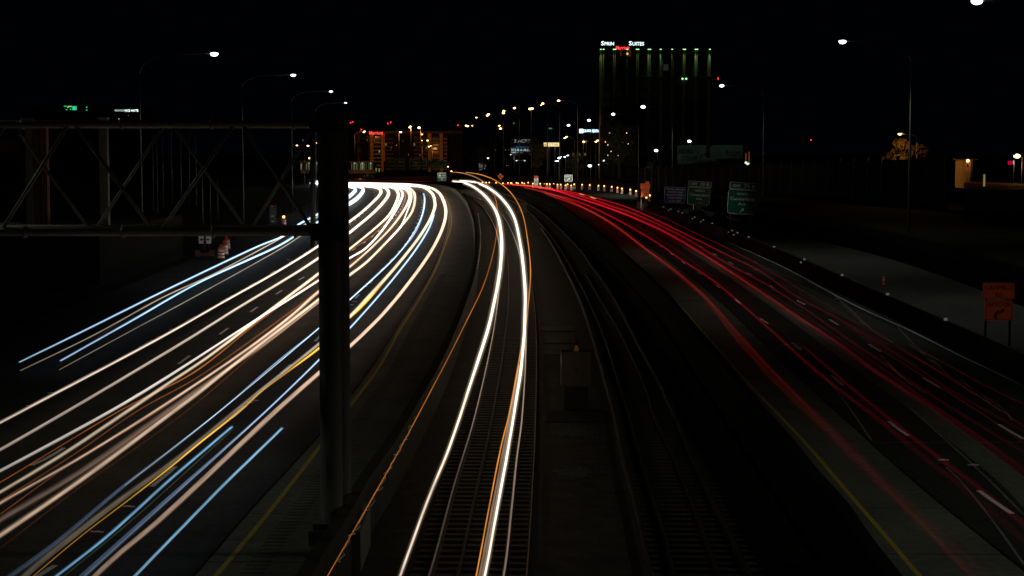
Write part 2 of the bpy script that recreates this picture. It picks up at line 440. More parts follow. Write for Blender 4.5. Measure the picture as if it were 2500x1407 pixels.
# transverse joints across the right road, wet shine painted as pale strips
for i, (x0, x1, y) in enumerate(((2020,2175,979),(2131,2500,1081),(2230,2450,980),(1860,1925,941),(1035,1058,667),(868,903,935))):
    a = G(x0, y); b = G(x1, y)
    MB().box(0,(b-a).length,-.02,.02,0,.003).build('road_joint', MAT['joint_shine'], loc=(a.x,a.y,.0095), kind='structure')
# tar-sealed cracks, their wet glints painted in as pale strips, and worn tracks
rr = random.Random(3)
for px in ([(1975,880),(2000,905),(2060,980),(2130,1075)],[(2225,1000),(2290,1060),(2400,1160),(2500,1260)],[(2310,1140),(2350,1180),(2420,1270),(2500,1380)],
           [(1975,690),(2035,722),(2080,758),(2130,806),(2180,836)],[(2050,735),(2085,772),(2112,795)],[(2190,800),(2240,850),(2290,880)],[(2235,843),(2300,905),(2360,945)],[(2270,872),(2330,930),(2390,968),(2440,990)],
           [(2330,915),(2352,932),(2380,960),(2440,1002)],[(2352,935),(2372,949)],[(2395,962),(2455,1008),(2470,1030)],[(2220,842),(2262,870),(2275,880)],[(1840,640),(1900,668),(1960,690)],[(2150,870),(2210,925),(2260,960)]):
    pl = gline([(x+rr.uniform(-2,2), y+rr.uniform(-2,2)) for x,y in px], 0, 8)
    ribbon(MB(), pl, -.035, .035, .0095).build('seam_glint', MAT['tar'], kind='structure')
ramp = gline([(2620,1010),(2400,915),(2226,832),(2084,765),(1950,700),(1860,655)], 0)
ribbon(MB(), ramp, -1.1, .5, .004).build('worn_lane', MAT['asphalt_ramp'], kind='structure')

# ---- closed ramp beyond the barrier, terrace and walls on the right
TW = [(2900,775),(2700,716),(2500,655),(2350,612),(2212,576),(2100,552),(2033,540),(1930,520),(1830,501)]
ptw = gline(TW, 2.3, 25)
BAR = [(2900,1062),(2640,935),(2500,870),(2309,781.5),(2167,720.5),(2056,673.5),(1962,634),(1885,602),(1801,570),(1739.5,547),(1696,531),(1637,511.5),(1600,503),(1553,491)]
pbar = gline(BAR, 1.05, 14)
rampoly = flat(offset(pbar, .35), .004) + [Vector((40, 330, .004)), Vector((66, 300, .004))] + list(reversed(flat(offset(ptw, -.1), .004)))
MB().poly(rampoly).build('closed_ramp', MAT['asphalt_ramp'], kind='structure')
terr = flat(offset(ptw, .1), 2.28) + [Vector((30, 330, 2.28)), Vector((20, 420, 2.28)), Vector((420, 420, 2.28)), Vector((420, 30, 2.28)), Vector((60, 30, 2.28))]
MB().poly(terr).build('terrace', MAT['grass'], kind='structure')
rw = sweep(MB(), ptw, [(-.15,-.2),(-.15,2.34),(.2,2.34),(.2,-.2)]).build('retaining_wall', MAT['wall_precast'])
tag(rw, 'low grey concrete retaining wall beside the closed ramp, carrying a lamp post', 'retaining wall')
# median walls
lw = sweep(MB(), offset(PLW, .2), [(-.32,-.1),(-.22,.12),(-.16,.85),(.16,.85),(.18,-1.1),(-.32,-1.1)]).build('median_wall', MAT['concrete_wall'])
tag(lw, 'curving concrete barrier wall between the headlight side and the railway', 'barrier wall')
rwl = sweep(MB(), offset(PRW, .16), [(-.16,-1.1),(-.16,1.1),(.16,1.1),(.24,.12),(.34,.0),(.34,-1.1)]).build('median_wall', MAT['concrete_unlit'])
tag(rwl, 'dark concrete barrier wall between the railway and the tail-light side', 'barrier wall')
# cable slung along the left median wall
cpx = [(822,1379),(833,1350),(884,1260),(923,1195),(945,1149),(974,1094.6),(999,1047.7),(1017,1001),(1049.5,947),(1067.6,903.6),(1084,865),(1100,832.6),(1114.4,792.8),(1130,750),(1145.7,704.7),(1162.7,659),(1171,614),(1173,571),(1167,520)]
cp = gline(cpx, .55, 10); cl = resample(cp, .32); k = 0; pts = []
for i, q in enumerate(cl):
    ph = (i*.32 % 2.6)/2.6
    sag = .17*(4*ph*(1-ph)); pts.append(Vector((q.x + .05*math.sin(i*2.1), q.y, .62 - sag + .015*math.sin(i*5.3))))
cab = MB().tube(pts, .022, n=5).build('slung_cable', MAT['steel_white'])
tag(cab, 'pale cable slung in loops along the track side of the concrete wall', 'cable')
# precast barrier, one segment after another
bt = thing('concrete_barrier', 'long dark precast barrier with white reflectors between the red trails and the closed ramp', 'barrier', (0,0,0))
seg = MB()
L = 3.74; prof = [(-.3,0),(-.3,.08),(-.17,.33),(-.08,1.05),(.08,1.05),(.17,.33),(.3,.08),(.3,0)]
seg.add([(x,y,z) for x in (-L/2, L/2) for y,z in prof], [(k,(k+1)%8,8+(k+1)%8,8+k) for k in range(8)]+[tuple(reversed(range(8))),tuple(range(8,16))])
sme = seg.mesh('barrier_segment'); sme.materials.append(MAT['concrete_wall'])
bl = resample(pbar, 3.8); first = None
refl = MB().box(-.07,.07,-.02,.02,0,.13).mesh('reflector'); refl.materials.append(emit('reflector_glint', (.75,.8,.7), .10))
for i, (a, b) in enumerate(zip(bl, bl[1:])):
    o = bpy.data.objects.new('barrier_segment', sme); link(o, bt)
    mid = (a+b)/2; o.location = (mid.x, mid.y, .004); o.rotation_euler = (0,0,math.atan2((b-a).y,(b-a).x))
for (x,y) in ((1620,506.5),(1637.7,512),(1655.8,518),(1666,521.5),(1696,531.5),(1717,538.6),(1739,546.8),(1787,564.6),(1800.5,570),(1828,580.6),(1890,604.5),(1964,635.6),(2056,674),(2167,721),(2309,783)):
    q = G(x, y, 1.05); s = 1.0
    o = bpy.data.objects.new('reflector', refl); link(o, bt); o.location = (q.x, q.y, 1.05); o.scale = (1.3,1,1)
for (x,y) in ((1634,515),(1693,535),(1713,542.5),(1781.6,568),(1794,574.6),(1958.6,642)):
    q = G(x, y, .82); o = bpy.data.objects.new('reflector', refl); link(o, bt); o.location = (q.x-.12, q.y-.1, .80)

# ---- tall precast noise wall behind the ramp
nw = thing('noise_wall', 'tall precast noise wall of upright panels behind the exit signs', 'noise wall')
A = P(1560, 440, 335); B = P(2352, 440, 200); A.z = B.z = 0
dirn = (B-A).normalized(); n_pan = int((B-A).length/4.6); ang = math.atan2(dirn.y, dirn.x)
pan = MB(); Lp = 4.6
pan.box(-Lp/2+.12, Lp/2-.12, -.07, .07, 0, 7.2)
for k in range(1, 4): pan.box(-Lp/2+.12+k*1.09-.02, -Lp/2+.12+k*1.09+.02, -.085, -.07, 0, 7.1)
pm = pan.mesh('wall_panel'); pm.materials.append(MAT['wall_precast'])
po = MB().box(-.14,.14,-.17,.17,0,7.6).mesh('wall_post'); po.materials.append(MAT['concrete_dark'])
for i in range(n_pan+1):
    c = A + dirn*(i*4.6); tt = i/n_pan; hh = (.80 + .38*tt) * (1 if i % 7 else 1.02)
    o = bpy.data.objects.new('wall_post', po); link(o, nw); o.location = (c.x, c.y, 0); o.rotation_euler.z = ang; o.scale.z = hh
    if i < n_pan:
        c = A + dirn*((i+.5)*4.6); o = bpy.data.objects.new('wall_panel', pm); link(o, nw); o.location = (c.x, c.y, 0); o.rotation_euler.z = ang; o.scale.z = hh

# ================================================================== RAILWAY
def rail_profile(h0):
    return [(-.075,h0),(-.012,h0+.03),(-.012,h0+.12),(-.036,h0+.13),(-.036,h0+.165),(.036,h0+.165),(.036,h0+.13),(.012,h0+.12),(.012,h0+.03),(.075,h0)]
def track(label, left, right, third, mid, side):
    t = thing('railway_track', label, 'railway track')
    ZR = -.58
    pa = gline(left, ZR+.165, 18); pb = gline(right, ZR+.165, 18)
    for pr_ in (pa, pb):
        ra = sweep(MB(), pr_, rail_profile(ZR)).build('rail', MAT['rail_rust'], t)
        sweep(MB(), pr_, [(-.024,ZR+.162),(-.024,ZR+.168),(.024,ZR+.168),(.024,ZR+.162)]).build('rail_head', MAT['rail_steel'], ra)
    pc = gline(third, ZR+.25, 18)
    sweep(MB(), pc, [(-.05,ZR+.1),(-.02,ZR+.25),(.02,ZR+.25),(.05,ZR+.1)]).build('third_rail', MAT['rail_rust'], t)
    sweep(MB(), pc, [(-.012,ZR+.25),(-.012,ZR+.254),(.012,ZR+.254),(.012,ZR+.25)]).build('contact_strip', MAT['rail_steel'], t)
    pd = gline(mid, ZR+.1, 18)
    sweep(MB(), pd, [(-.04,ZR+.0),(-.04,ZR+.1),(.04,ZR+.1),(.04,ZR+.0)]).build('guard_rail', MAT['rail_rust'], t)
    tie = MB().box(-1.35,1.35,-.12,.12,-.17,.0).mesh('tie'); tie.materials.append(MAT['tie_wood'])
    tie2 = MB().box(-1.35,1.36,-.12,.12,-.17,.0).mesh('tie'); tie2.materials.append(MAT['tie_wood'])
    # pair the two rails by ground distance
    pts = resample(pa, .62); rest = MB(); n = 0
    for i, p in enumerate(pts[:-1]):
        tvec = (pts[i+1]-p).normalized(); nrm = Vector((tvec.y, -tvec.x, 0))
        # distance to the right rail along the normal
        best = min(pb, key=lambda q: abs((q-p).dot(tvec)) )
        w = (best-p).dot(nrm)
        if not 1.0 < w < 3.2: w = 1.8
        c = p + nrm*w/2
        if p.y > 260: break
        if n < 285:
            o = bpy.data.objects.new('tie', tie2 if i % 5 == 0 else tie); link(o, t); o.location = (c.x, c.y, ZR)
            o.rotation_euler.z = math.atan2(nrm.y, nrm.x) + random.uniform(-.02,.02)
            if side < 0 and i % 5 == 0: o.rotation_euler.z += math.pi
            n += 1
        elif i % 2 == 0:
            u = nrm*1.3; v = tvec*.12
            rest.add([c-u-v+Vector((0,0,ZR-c.z)), c+u-v+Vector((0,0,ZR-c.z)), c+u+v+Vector((0,0,ZR-c.z)), c-u+v+Vector((0,0,ZR-c.z))], [(0,1,2,3)])
    if rest.f: rest.build('tie_far', MAT['tie_wood'], t, kind='stuff')
    return t
track('railway track on the left, under the bright train light trails',
  [(1000,1530),(1048,1404),(1110,1180),(1154.7,1033),(1188.5,891),(1208,789),(1218.7,700),(1222,650),(1219,601),(1211,562.6),(1196,531),(1174.6,502),(1146.8,480),(1110,465),(1050,456)],
  [(1200,1530),(1230,1404),(1251,1224),(1262,1116),(1273,1036),(1281.5,917.5),(1284,845),(1282.7,770),(1281,700),(1275,650),(1264,604),(1247,560),(1220.5,516.7),(1190,495),(1150,478),(1090,461),(1050,453)],
  [(1270,1530),(1285.6,1404.5),(1298,1224),(1307,1044),(1309,954),(1310,857),(1308,784.6),(1299.7,700),(1297.8,686),(1283,620.6),(1262,560),(1235,515)],
  [(1090,1530),(1121.6,1386),(1168.5,1170),(1198,1036),(1212.7,954),(1227,869),(1234,809),(1240,756),(1241.7,700),(1241,649.6),(1235,603.7),(1222,560)], 1)
track('unlit railway track on the right, beside the dark barrier wall',
  [(1690,1530),(1648.6,1405),(1618,1289),(1589,1196.7),(1560,1101),(1531.4,1000),(1512.7,941.7),(1469,808.7),(1445,753),(1421,702),(1387.7,640.6),(1356,590),(1322.5,549),(1286,512),(1240,487),(1180,470),(1100,458)],
  [(1900,1530),(1835,1405),(1777,1289),(1719.5,1173.5),(1661.6,1043),(1602,917.5),(1553.7,830.5),(1517.5,760.4),(1482,700),(1448,652.7),(1414,606.8),(1368,559.6),(1329.7,524.6),(1288.7,496.8),(1240,476),(1180,463),(1100,454)],
  [(1630,1530),(1592,1396),(1554.6,1240),(1520,1110),(1496.7,1000),(1474,917.5),(1435,784.6),(1404,705),(1395,686.5),(1346.7,594.7),(1320,555)],
  [(1800,1530),(1754,1399),(1699,1248.8),(1647,1115.7),(1595,1005.8),(1578,949),(1510,804),(1469,736),(1430,668)], -1)
# pads and equipment between the tracks
def pad(x0, x1, y0, y1, z=-.61):
    a = G(x0, y1, z); b = G(x1, y1, z); c = G(x1, y0, z); d = G(x0, y0, z)
    return MB().add([a,b,c,d,(a.x,a.y,-.8),(b.x,b.y,-.8),(c.x,c.y,-.8),(d.x,d.y,-.8)], [(0,1,2,3),(0,4,5,1),(1,5,6,2),(3,2,6,7),(0,3,7,4)])
for args, lab in (((1335,1478,1003,1030,-.62),'low dark concrete slab under the tan signal cabinet'),
                  ((1322,1402,797,808),'farthest of the three thin pads behind the signal cabinet'),
                  ((1330,1405,817,838),'middle thin pad behind the signal cabinet'),
                  ((1328,1400,842,866),'thin pad right behind the signal cabinet')):
    tag(pad(*args).build('concrete_pad', MAT['concrete_dark'] if 'slab' in lab else MAT['concrete_wall']), lab, 'concrete pad', 'pads between the tracks')
pg = MB()
for x, y, w, h in ((1392,1055,60,16),(1345,985,16,20),(1440,960,12,14),(1350,930,18,22),(1400,1155,55,14)):
    c = G(x, y, -.7)
    for k in range(420):
        a = random.random()*6.28; r_ = abs(random.gauss(0,.55))
        q = G(x + math.cos(a)*r_*w, y + math.sin(a)*r_*h, -.655)
        s = random.uniform(.03,.07)
        pg.add([(q.x-s,q.y-s,q.z),(q.x+s,q.y-s*.6,q.z),(q.x,q.y+s,q.z),(q.x,q.y,q.z+s)], [(0,1,3),(1,2,3),(2,0,3)])
pg.build('gravel', MAT['gravel_pale'], kind='stuff')
cb = G(1406, 1002, -.62); s = m_per_px(cb)
c = thing('signal_cabinet', 'tan metal signal cabinet with an amber beacon standing between the two tracks', 'cabinet', (cb.x, cb.y+.35, -.62))
hh = 137*s*1.02
MB().box(-29*s,30*s,-.3,.3,0,.42*hh).build('base', MAT['dark_metal'], c)
MB().box(-36*s,36*s,-.36,.36,.42*hh,hh).box(-36*s-.02,36*s+.02,-.39,.38,hh,hh+.05).box(-34*s,-2*s,-.375,-.36,.45*hh,hh-.06).box(0*s,34*s,-.375,-.36,.45*hh,hh-.06).build('body', MAT['cabinet_tan'], c)
MB().box(-.03,.03,-.40,-.37,.68*hh,.76*hh).build('handle', MAT['dark_metal'], c)
MB().lathe([(.0,.0),(.09,.0),(.09,.06),(.075,.18),(.04,.22),(0,.22)],10,(.02,0,hh+.05)).build('beacon', emit('beacon_amber', (.55,.20,.02), .07), c)
q = G(1275, 523, -.75); s = m_per_px(q)
MB().box(-11.5*s,11.5*s,0,2.6,0,27*s).build('x', MAT['concrete'])
o = bpy.data.objects['x']; o.name = 'concrete_block'; o.location = (q.x, q.y, -.75)
tag(o, 'square concrete block between the tracks where the railway bends away', 'concrete block')

# raised road markers that catch the light
mk = MB().box(-.16,.16,-.05,.05,0,.02).box(-.05,.05,-.035,.035,.02,.035).mesh('road_marker'); mk.materials.append(MAT['paint_white'])
for x,y in ((419,805),(389,823),(592,709),(566,724),(704,634),(127,960),(75,991),(620,979),(608,983),(313,1238),(237,1300),(900,693),(893,700),(866,737),(858,745),(1005,577),(1008,570),(2010,1181),(1920,842),(2303,1124),(2376,1136),(2045,730),(1916,810)):
    q = G(x,y,.009); o = bpy.data.objects.new('road_marker', mk); link(o); o.location = (q.x,q.y,.009); o.rotation_euler.z = random.uniform(-.3,.3); o['kind'] = 'structure'
# ================================================================== LIGHT TRAILS
def trail(label, pts, col, z, name='headlight_trail', bmul=1.0, cat='light trail', group=None, step=16, wmul=1.0):
    """pts: (x, y, width in px, brightness)"""
    dense = catmull([tuple(map(float, p)) for p in pts], step)
    P3, rad, glow = [], [], []
    for x, y, w, b in dense:
        if name == 'tail_light_trail': b *= .50 if x < 1450 else max(.13, .50 - .37*(x-1450)/430)
        b = min(b, 1.7)
        p = G(x, y, z); P3.append(p); rad.append(max(.3, w)*.5*m_per_px(p)*wmul*(.88 if name != 'tail_light_trail' else .74)); glow.append(max(0.0, b)*bmul)
    n = 8; mb = MB(); buf = []; axb = []; N = len(P3)
    rt = random.Random(label)
    red = name == 'tail_light_trail'
    wide = max(p[2] for p in pts) >= 9 and N > 12
    strands = [(0.0, 0.0, .80, 1.0)]
    if wide: strands = [(0,0,1.0 if not red else 1.5,.30 if not red else .22)] + [(o_, rt.uniform(-.4,.4), rt.uniform(.26,.40), rt.uniform(.55,1.05)) for o_ in ((-.30,.02,.30) if not red else (-.36,-.12,.16,.38))]
    tang = [(P3[min(i+1,N-1)] - P3[max(i-1,0)]).normalized() for i in range(N)]
    if 'blazing' in label: strands = [(0,0,1.55,.10),(0,0,.66,1.1)]
    for si, (lo, vo, wf, bf) in enumerate(strands):
        q3, rr2, gg = [], [], []; ph1, ph2 = rt.uniform(0,6.28), rt.uniform(0,6.28); gain = 1.0
        for i in range(N):
            L_ = Vector((tang[i].y, -tang[i].x, 0)).normalized(); wd = rad[i]
            jx = (math.sin(i*.9+ph1)*.5 + math.sin(i*2.3+ph2)*.35) * (.16 if red else .05) * wd
            q3.append(P3[i] + L_*(lo*2*wd + jx) + Vector((0,0,1))*(vo*wd*.6 + jx*.6)); rr2.append(wd*wf)
            gain = 1 + .16*math.sin(i*.37+ph1) + .12*math.sin(i*1.31+ph2) + (rt.uniform(-.22,.22) if red else rt.uniform(-.04,.04))
            gg.append(glow[i]*bf*gain*1.15)
        mb.tube(q3, rr2, n=n, cap=False)
        for i in range(N):
            for k in range(n):
                buf += [col[0]*gg[i], col[1]*gg[i], col[2]*gg[i], 1.0]; axb += list(tang[i])
    o = mb.build(name, MAT['glow_trail'])
    at = o.data.color_attributes.new('glow', 'FLOAT_COLOR', 'POINT'); at.data.foreach_set('color', buf)
    av = o.data.attributes.new('axis', 'FLOAT_VECTOR', 'POINT'); av.data.foreach_set('vector', axb)
    return tag(o, label, cat, group)
WARM = (1.0,.80,.62); WHITE = (1.0,.91,.82); BLUE = (.42,.68,1.0); PEACH = (1.0,.66,.46); TAN = (.95,.76,.52)
ORANGE = (.50,.13,.02); AMBER = (1.0,.48,.03); RED = (1.0,.008,.028); REDO = (1.0,.04,.022)
HZ = .65
g1 = 'headlight trails on the left roadway'
trail('leftmost blue-white headlight trail starting at the left edge near the gravel', [(46,885,6,.35),(184,818,7,.5),(400,711,7,.8),(634,600,7,1.1),(690,577,7,1.2),(726,550,7,1.6),(779,521.5,8,2),(849,480,9,3),(862,470,9,3),(868,463,9,3),(862,458,9,3),(840,455,9,3),(760,449,9,3)], BLUE, HZ, bmul=1.2, group=g1)
trail('thin tan trail just under the leftmost blue-white one', [(48,906,5,.16),(224,821,5,.25),(400,725,5,.45),(512,674,5,.5),(653,600,5,.6),(694,577,5,.7),(762,538,5,.9),(849,486,6,1.5),(864,473,6,2),(870,465,6,2),(860,459,6,2),(845,457,6,2)], TAN, HZ, group=g1)
trail('second blue-white headlight trail, parallel to the leftmost one', [(146,882,6,.35),(320,784,7,.55),(480,693,7,.9),(681,600,7,1.3),(719,577,7,1.3),(769,547,8,1.7),(849,498,9,2.6),(870,484,9,3),(884,468,9,3),(886,461,9,3),(874,456.5,9,3),(840,453.5,9,3),(760,447,9,3)], BLUE, HZ, bmul=1.3, group=g1)
trail('thin tan trail under the second blue-white one', [(143,904,4,.14),(320,808,4,.22),(480,722,4,.32),(698,600,4,.5),(733,577,4,.6),(779,547.5,5,.9),(849,503.5,6,1.5),(870,490,6,2),(884,475,6,2),(889,464,6,2),(880,458,6,2),(845,455.5,6,2)], TAN, HZ, group=g1)
trail('faint brown trail between the first blue and tan trails', [(140,895,3,.03),(400,717,3,.08),(640,603,3,.12),(779,526,4,.2),(849,483,4,.3)], ORANGE, HZ, group=g1)
trail('wide cream trail crossing from the left edge to the column, highest of the cream ones', [(-60,1064,12,.22),(64,998,12,.33),(387,827,10,.55),(544,738,9,.7),(672,666,9,.95),(778,600,9,1.3),(850,544,9,2),(881,520,9,2.5),(914,490,9,3),(930,471,10,3),(928,461,10,3),(905,455.5,10,3),(850,452.5,10,3),(760,446,9,3)], WARM, HZ, bmul=1.15, group=g1)
trail('second wide cream trail below the highest cream one', [(-60,1130,12,.16),(0,1098,12,.2),(176,997,11,.24),(448,835,10,.38),(576,755,9,.55),(778,630,9,1.1),(850,571,9,1.7),(911,520,9,2.5),(938,491.6,10,3),(949,473,10,3),(944,461,10,3),(920,455,10,3),(850,451.5,10,3)], WARM, HZ, bmul=1.15, group=g1)
trail('tan-white trail of the crowded middle lane reaching the left edge', [(-60,1180,13,.15),(0,1150,13,.2),(277,1000,12,.4),(384,936,11,.55),(500,862,9,.6),(608,792,8,.9),(778,685,7,1.3),(850,633,7,1.6),(892.6,606.6,7,1.9),(935,560,7,2.2),(964,517,8,2.4),(979,488,8,3),(983,473,8,3),(975,461,9,3),(954,456,9,3),(850,451.5,9,3)], WHITE, HZ, group=g1)
trail('thin orange trail weaving under the tan-white one', [(-60,1210,5,.18),(0,1178,5,.28),(298,1000,5,.45),(474,909,6,.7),(627,789,5,.75),(736,709,5,.8),(778,680,5,.8),(850,617,4,.6),(921,565,4,.5),(969,506,4,.5),(979,480,4,.5),(974,465,4,.5)], ORANGE, HZ+.1, group=g1)
trail('broad tan trail of the crowded middle lane', [(-60,1236,15,.12),(0,1202,15,.18),(160,1105,15,.22),(317,1000,15,.30),(416,933,13,.36),(496,880,12,.45),(640,772,12,.7),(778,668,11,.9),(850,611,9,.9),(907,565,8,1.2),(949.5,525.6,8,1.8),(966.6,496,9,2.5),(973,476,9,3),(966,462,9,3),(948,456.5,9,3),(850,451,9,3)], TAN, HZ, bmul=1.1, group=g1)
trail('pinkish tan trail under the broad tan one', [(-60,1268,13,.12),(0,1229,13,.2),(200,1115,12,.28),(384,1000,11,.42),(576,872,11,.6),(704,777,12,.8),(778,712,12,.95),(850,655,9,.8),(907,605,8,1.1),(963.7,545.5,8,1.6),(996,495,9,2.5),(1000,478,9,3),(992,464,9,3),(972,457.5,9,3),(850,450.5,9,3)], PEACH, HZ, bmul=1.0, group=g1)
trail('brown-orange trail along the pinkish tan one', [(0,1224,5,.25),(180,1110,5,.2),(341,1000,5,.3),(480,923,5,.3),(672,789,6,.4),(778,709,6,.45),(850,649,4,.35),(963.7,537,4,.35),(986,500,4,.35),(991,471,4,.35),(986,462,4,.3)], ORANGE, HZ+.1, group=g1)
trail('dim wide brown smear under the pinkish tan trail', [(-60,1310,22,.05),(0,1270,24,.06),(200,1150,24,.07),(400,1010,20,.10),(520,925,14,.12),(640,845,12,.2),(778,738,10,.4)], PEACH, HZ+.2, group=g1)
trail('brightest broad tan trail sweeping down to the lower left corner', [(-60,1348,20,.24),(0,1307,20,.32),(200,1170,19,.38),(429,1000,17,.48),(480,962,16,.55),(576,886,14,.65),(704,788,12,.95),(778,731,11,1.2),(850,674,11,1.5),(892.6,642,9,1.8),(949.5,585,8,2.2),(978,554,8,2.4),(1006,517,8,2.6),(1013,488,8,3),(1011,471,9,3),(999,459.5,9,3),(978,455,9,3),(850,450,9,3)], (1.0,.70,.47), HZ, group=g1)
trail('thin orange outline over the lower brown smear', [(0,1256,4,.25),(180,1128,4,.22),(380,1008,4,.3),(500,925,4,.2)], ORANGE, HZ+.2, group=g1)
trail('bright white inner curve merging into the broad tan trail above the column', [(949,587,6,1.8),(978,554,6,2),(992,522,6,2.4),(1003.8,488,7,2.6),(1004,474,7,3),(996,462,8,3),(980,456,8,3),(900,452,8,3)], WHITE, HZ, group=g1)
trail('faint dark red trail in the gap right of the broad tan trails', [(0,1339,6,.03),(192,1192,6,.05),(320,1102,6,.05),(464,997,6,.06),(608,875,6,.14),(704,795,6,.2)], ORANGE, HZ, group=g1)
trail('thin orange inner curve among the bent white trails', [(921,625,2.5,.3),(969.6,550,2.5,.4),(984,500,2.5,.5),(990,476,2.5,.5),(986,464,2.5,.4)], ORANGE, HZ+.3, group=g1)
trail('long blue trail fading toward the bottom left corner', [(-20,1440,22,.03),(128,1333,18,.06),(304,1186,13,.10),(429,1090,9,.18),(544,998,6,.38),(672,888,6,.55),(778,802,6,.75),(850,736,6,.9),(921,670.6,6,.9),(978,613.7,6,1.0),(1015,565,6,1.1),(1032,522,6,1.2),(1037,494,6,1.3),(1036.5,482,6,1.3),(1034,473,5,1.2)], (.40,.62,.95), HZ, group=g1)
trail('pale core of the long blue trail', [(304,1186,3,.2),(544,998,3,.7),(778,802,3,1.0),(850,736,3,1.2),(978,613.7,3,1.2),(1032,522,3,1.2),(1036.5,484,3,1.2)], (.7,.9,1.0), HZ, group=g1)
trail('dull brown wide trail left of the amber one', [(40,1425,24,.035),(96,1374,24,.045),(288,1224,22,.06),(416,1132,18,.07),(579,1000,14,.12),(640,950,12,.18),(778,840,11,.35),(850,776,11,.6),(907,716,11,.75),(963.7,653.5,10,.8),(1020.6,582.4,9,1.0),(1049,537,9,1.4),(1061,508,9,2),(1061.5,494,9,2.5),(1056,474,9,3),(1037,459,9,3),(1010,453,9,3),(950,450.5,9,3),(850,449,9,3)], TAN, HZ, bmul=1.2, group=g1)
trail('amber turn-signal trail, brightest in the lower middle of the left roadway', [(60,1425,4,.15),(192,1314,4,.2),(320,1216,5,.28),(416,1141,5,.65),(480,1088,6,.85),(592,998,6,.6),(640,955,5,.35),(700,910,5,.4),(740,880,7,.95),(778,851,8,1.1),(814,816,6,.7),(850,781,5,.45),(875,756,9,1.0),(900,730,9,1.1),(921,708,5,.5),(978,642,3,.2),(1035,571,3,.2)], AMBER, HZ+.25, name='signal_trail', group=g1)
trail('short blue trail beginning below the amber one and running off the bottom', [(120,1420,13,.22),(256,1314,13,.27),(416,1170,12,.3),(500,1098,11,.35),(565,1043,10,.45)], (.22,.50,.80), HZ, group=g1)
trail('hair-thin green-grey trail right of the upper short blue one', [(140,1420,2,.08),(320,1272,2,.1),(569,1048,2,.12)], (.6,.7,.35), HZ, group=g1)
trail('blue-white trail between the amber and the peach trails', [(180,1428,22,.06),(320,1301,18,.10),(448,1186,14,.16),(544,1100,9,.3),(656,998,6,.65),(778,880,6,.95),(850,806,6,1.1),(921,727,6,1.2),(978,659,6,1.2),(1020.6,602,6,1.4),(1049,554,6,1.5),(1059,525,6,1.5)], (.45,.66,1.0), HZ, group=g1)
trail('peach trail, the rightmost warm one on the left roadway', [(214,1424,18,.10),(288,1355,19,.15),(384,1275,19,.17),(576,1096,18,.25),(678,1000,17,.3),(778,912,15,.48),(850,850,13,.6),(935,767,12,.75),(992,699,11,.85),(1049,619.4,10,1.0),(1077.4,565,9,1.3),(1088,528,9,1.6),(1088,510,9,1.8),(1083,492,9,2),(1074,474,9,2.5),(1058,462,9,3),(1034,455,9,3),(1004,451.5,9,3),(950,449.5,9,3),(850,447.5,9,3),(760,443,8,3)], PEACH, HZ, bmul=1.1, group=g1)
trail('short sky-blue trail nearest the concrete shoulder, running off the bottom', [(318,1418,12,.34),(416,1317,11,.38),(544,1186,11,.42),(620,1112,10,.5),(688,1046,9,.6)], (.28,.60,.85), HZ, group=g1)
trail('thick white band of merged headlights along the far bend', [(760,445.5,7,2),(850,451.5,12,3),(930,453.5,13,3),(1000,454.5,8,2.5),(1030,456.5,4,1.5)], (1,.93,.9), HZ, group=g1)
g2 = 'red tail light trails on the right roadway'
TZ = .8
trail('wide dull red trail along the edge of the concrete shoulder', [(2430,1440,62,.03),(2283,1300,58,.035),(2141,1165,48,.045),(2027,1052,40,.06),(1900,930,32,.07),(1800,822,24,.09),(1730,735,17,.10),(1680,690,12,.12),(1571,604,9,.16),(1492,546,8,.22),(1412,500,7,.3),(1340,472,6,.3),(1280,458,5,.5)], REDO, TZ, name='tail_light_trail', group=g2)
trail('brighter red rim of the wide trail beside the shoulder', [(2400,1440,14,.06),(2270,1300,13,.07),(2130,1155,12,.08),(2010,1035,10,.09),(1885,905,8,.12),(1780,790,7,.15),(1709,713,6,.2),(1641.5,655,6,.22),(1571,604,6,.25),(1492,544,5,.3),(1419,506,5,.4),(1330,473,4,.4)], REDO, TZ, name='tail_light_trail', group=g2)
trail('narrow crimson trail following the first row of lane dashes', [(2560,1372,26,.02),(2369,1207,22,.035),(2255,1116,18,.05),(2141,1022,14,.08),(2056,957,11,.12),(1985,900,9,.18),(1857,784,7,.3),(1739,684,6,.34),(1661,633,6,.32),(1612,598,6,.32),(1492,529,6,.35),(1412,493,6,.4),(1330,470,5,.4)], RED, TZ, name='tail_light_trail', group=g2)
trail('thin crimson line just right of the narrow crimson trail', [(2200,1078,4,.03),(2056,930,3,.05),(1900,800,3,.08),(1760,690,3,.1),(1650,610,3,.12),(1550,548,3,.15)], RED, TZ, name='tail_light_trail', group=g2)
trail('broad bright red trail in the middle of the right roadway', [(2600,1225,26,.02),(2500,1150,22,.035),(2368,1056,18,.05),(2255,980,15,.08),(2127,898,13,.12),(2056,844,11,.18),(1942,770,11,.3),(1850,708,10,.35),(1733,631,9,.4),(1612.5,561,9,.5),(1492,510,8,.6),(1419,486,7,.7),(1347,463,6,.8),(1260,452,5,.8),(1225,449,4,.7)], RED, TZ, name='tail_light_trail', group=g2)
trail('orange-red rim under the broad bright red trail', [(2500,1160,5,.05),(2255,990,5,.08),(2127,904,5,.1),(1942,778,5,.15),(1850,718,4,.15),(1733,640,4,.15)], (1,.14,.03), TZ, name='tail_light_trail', group=g2)
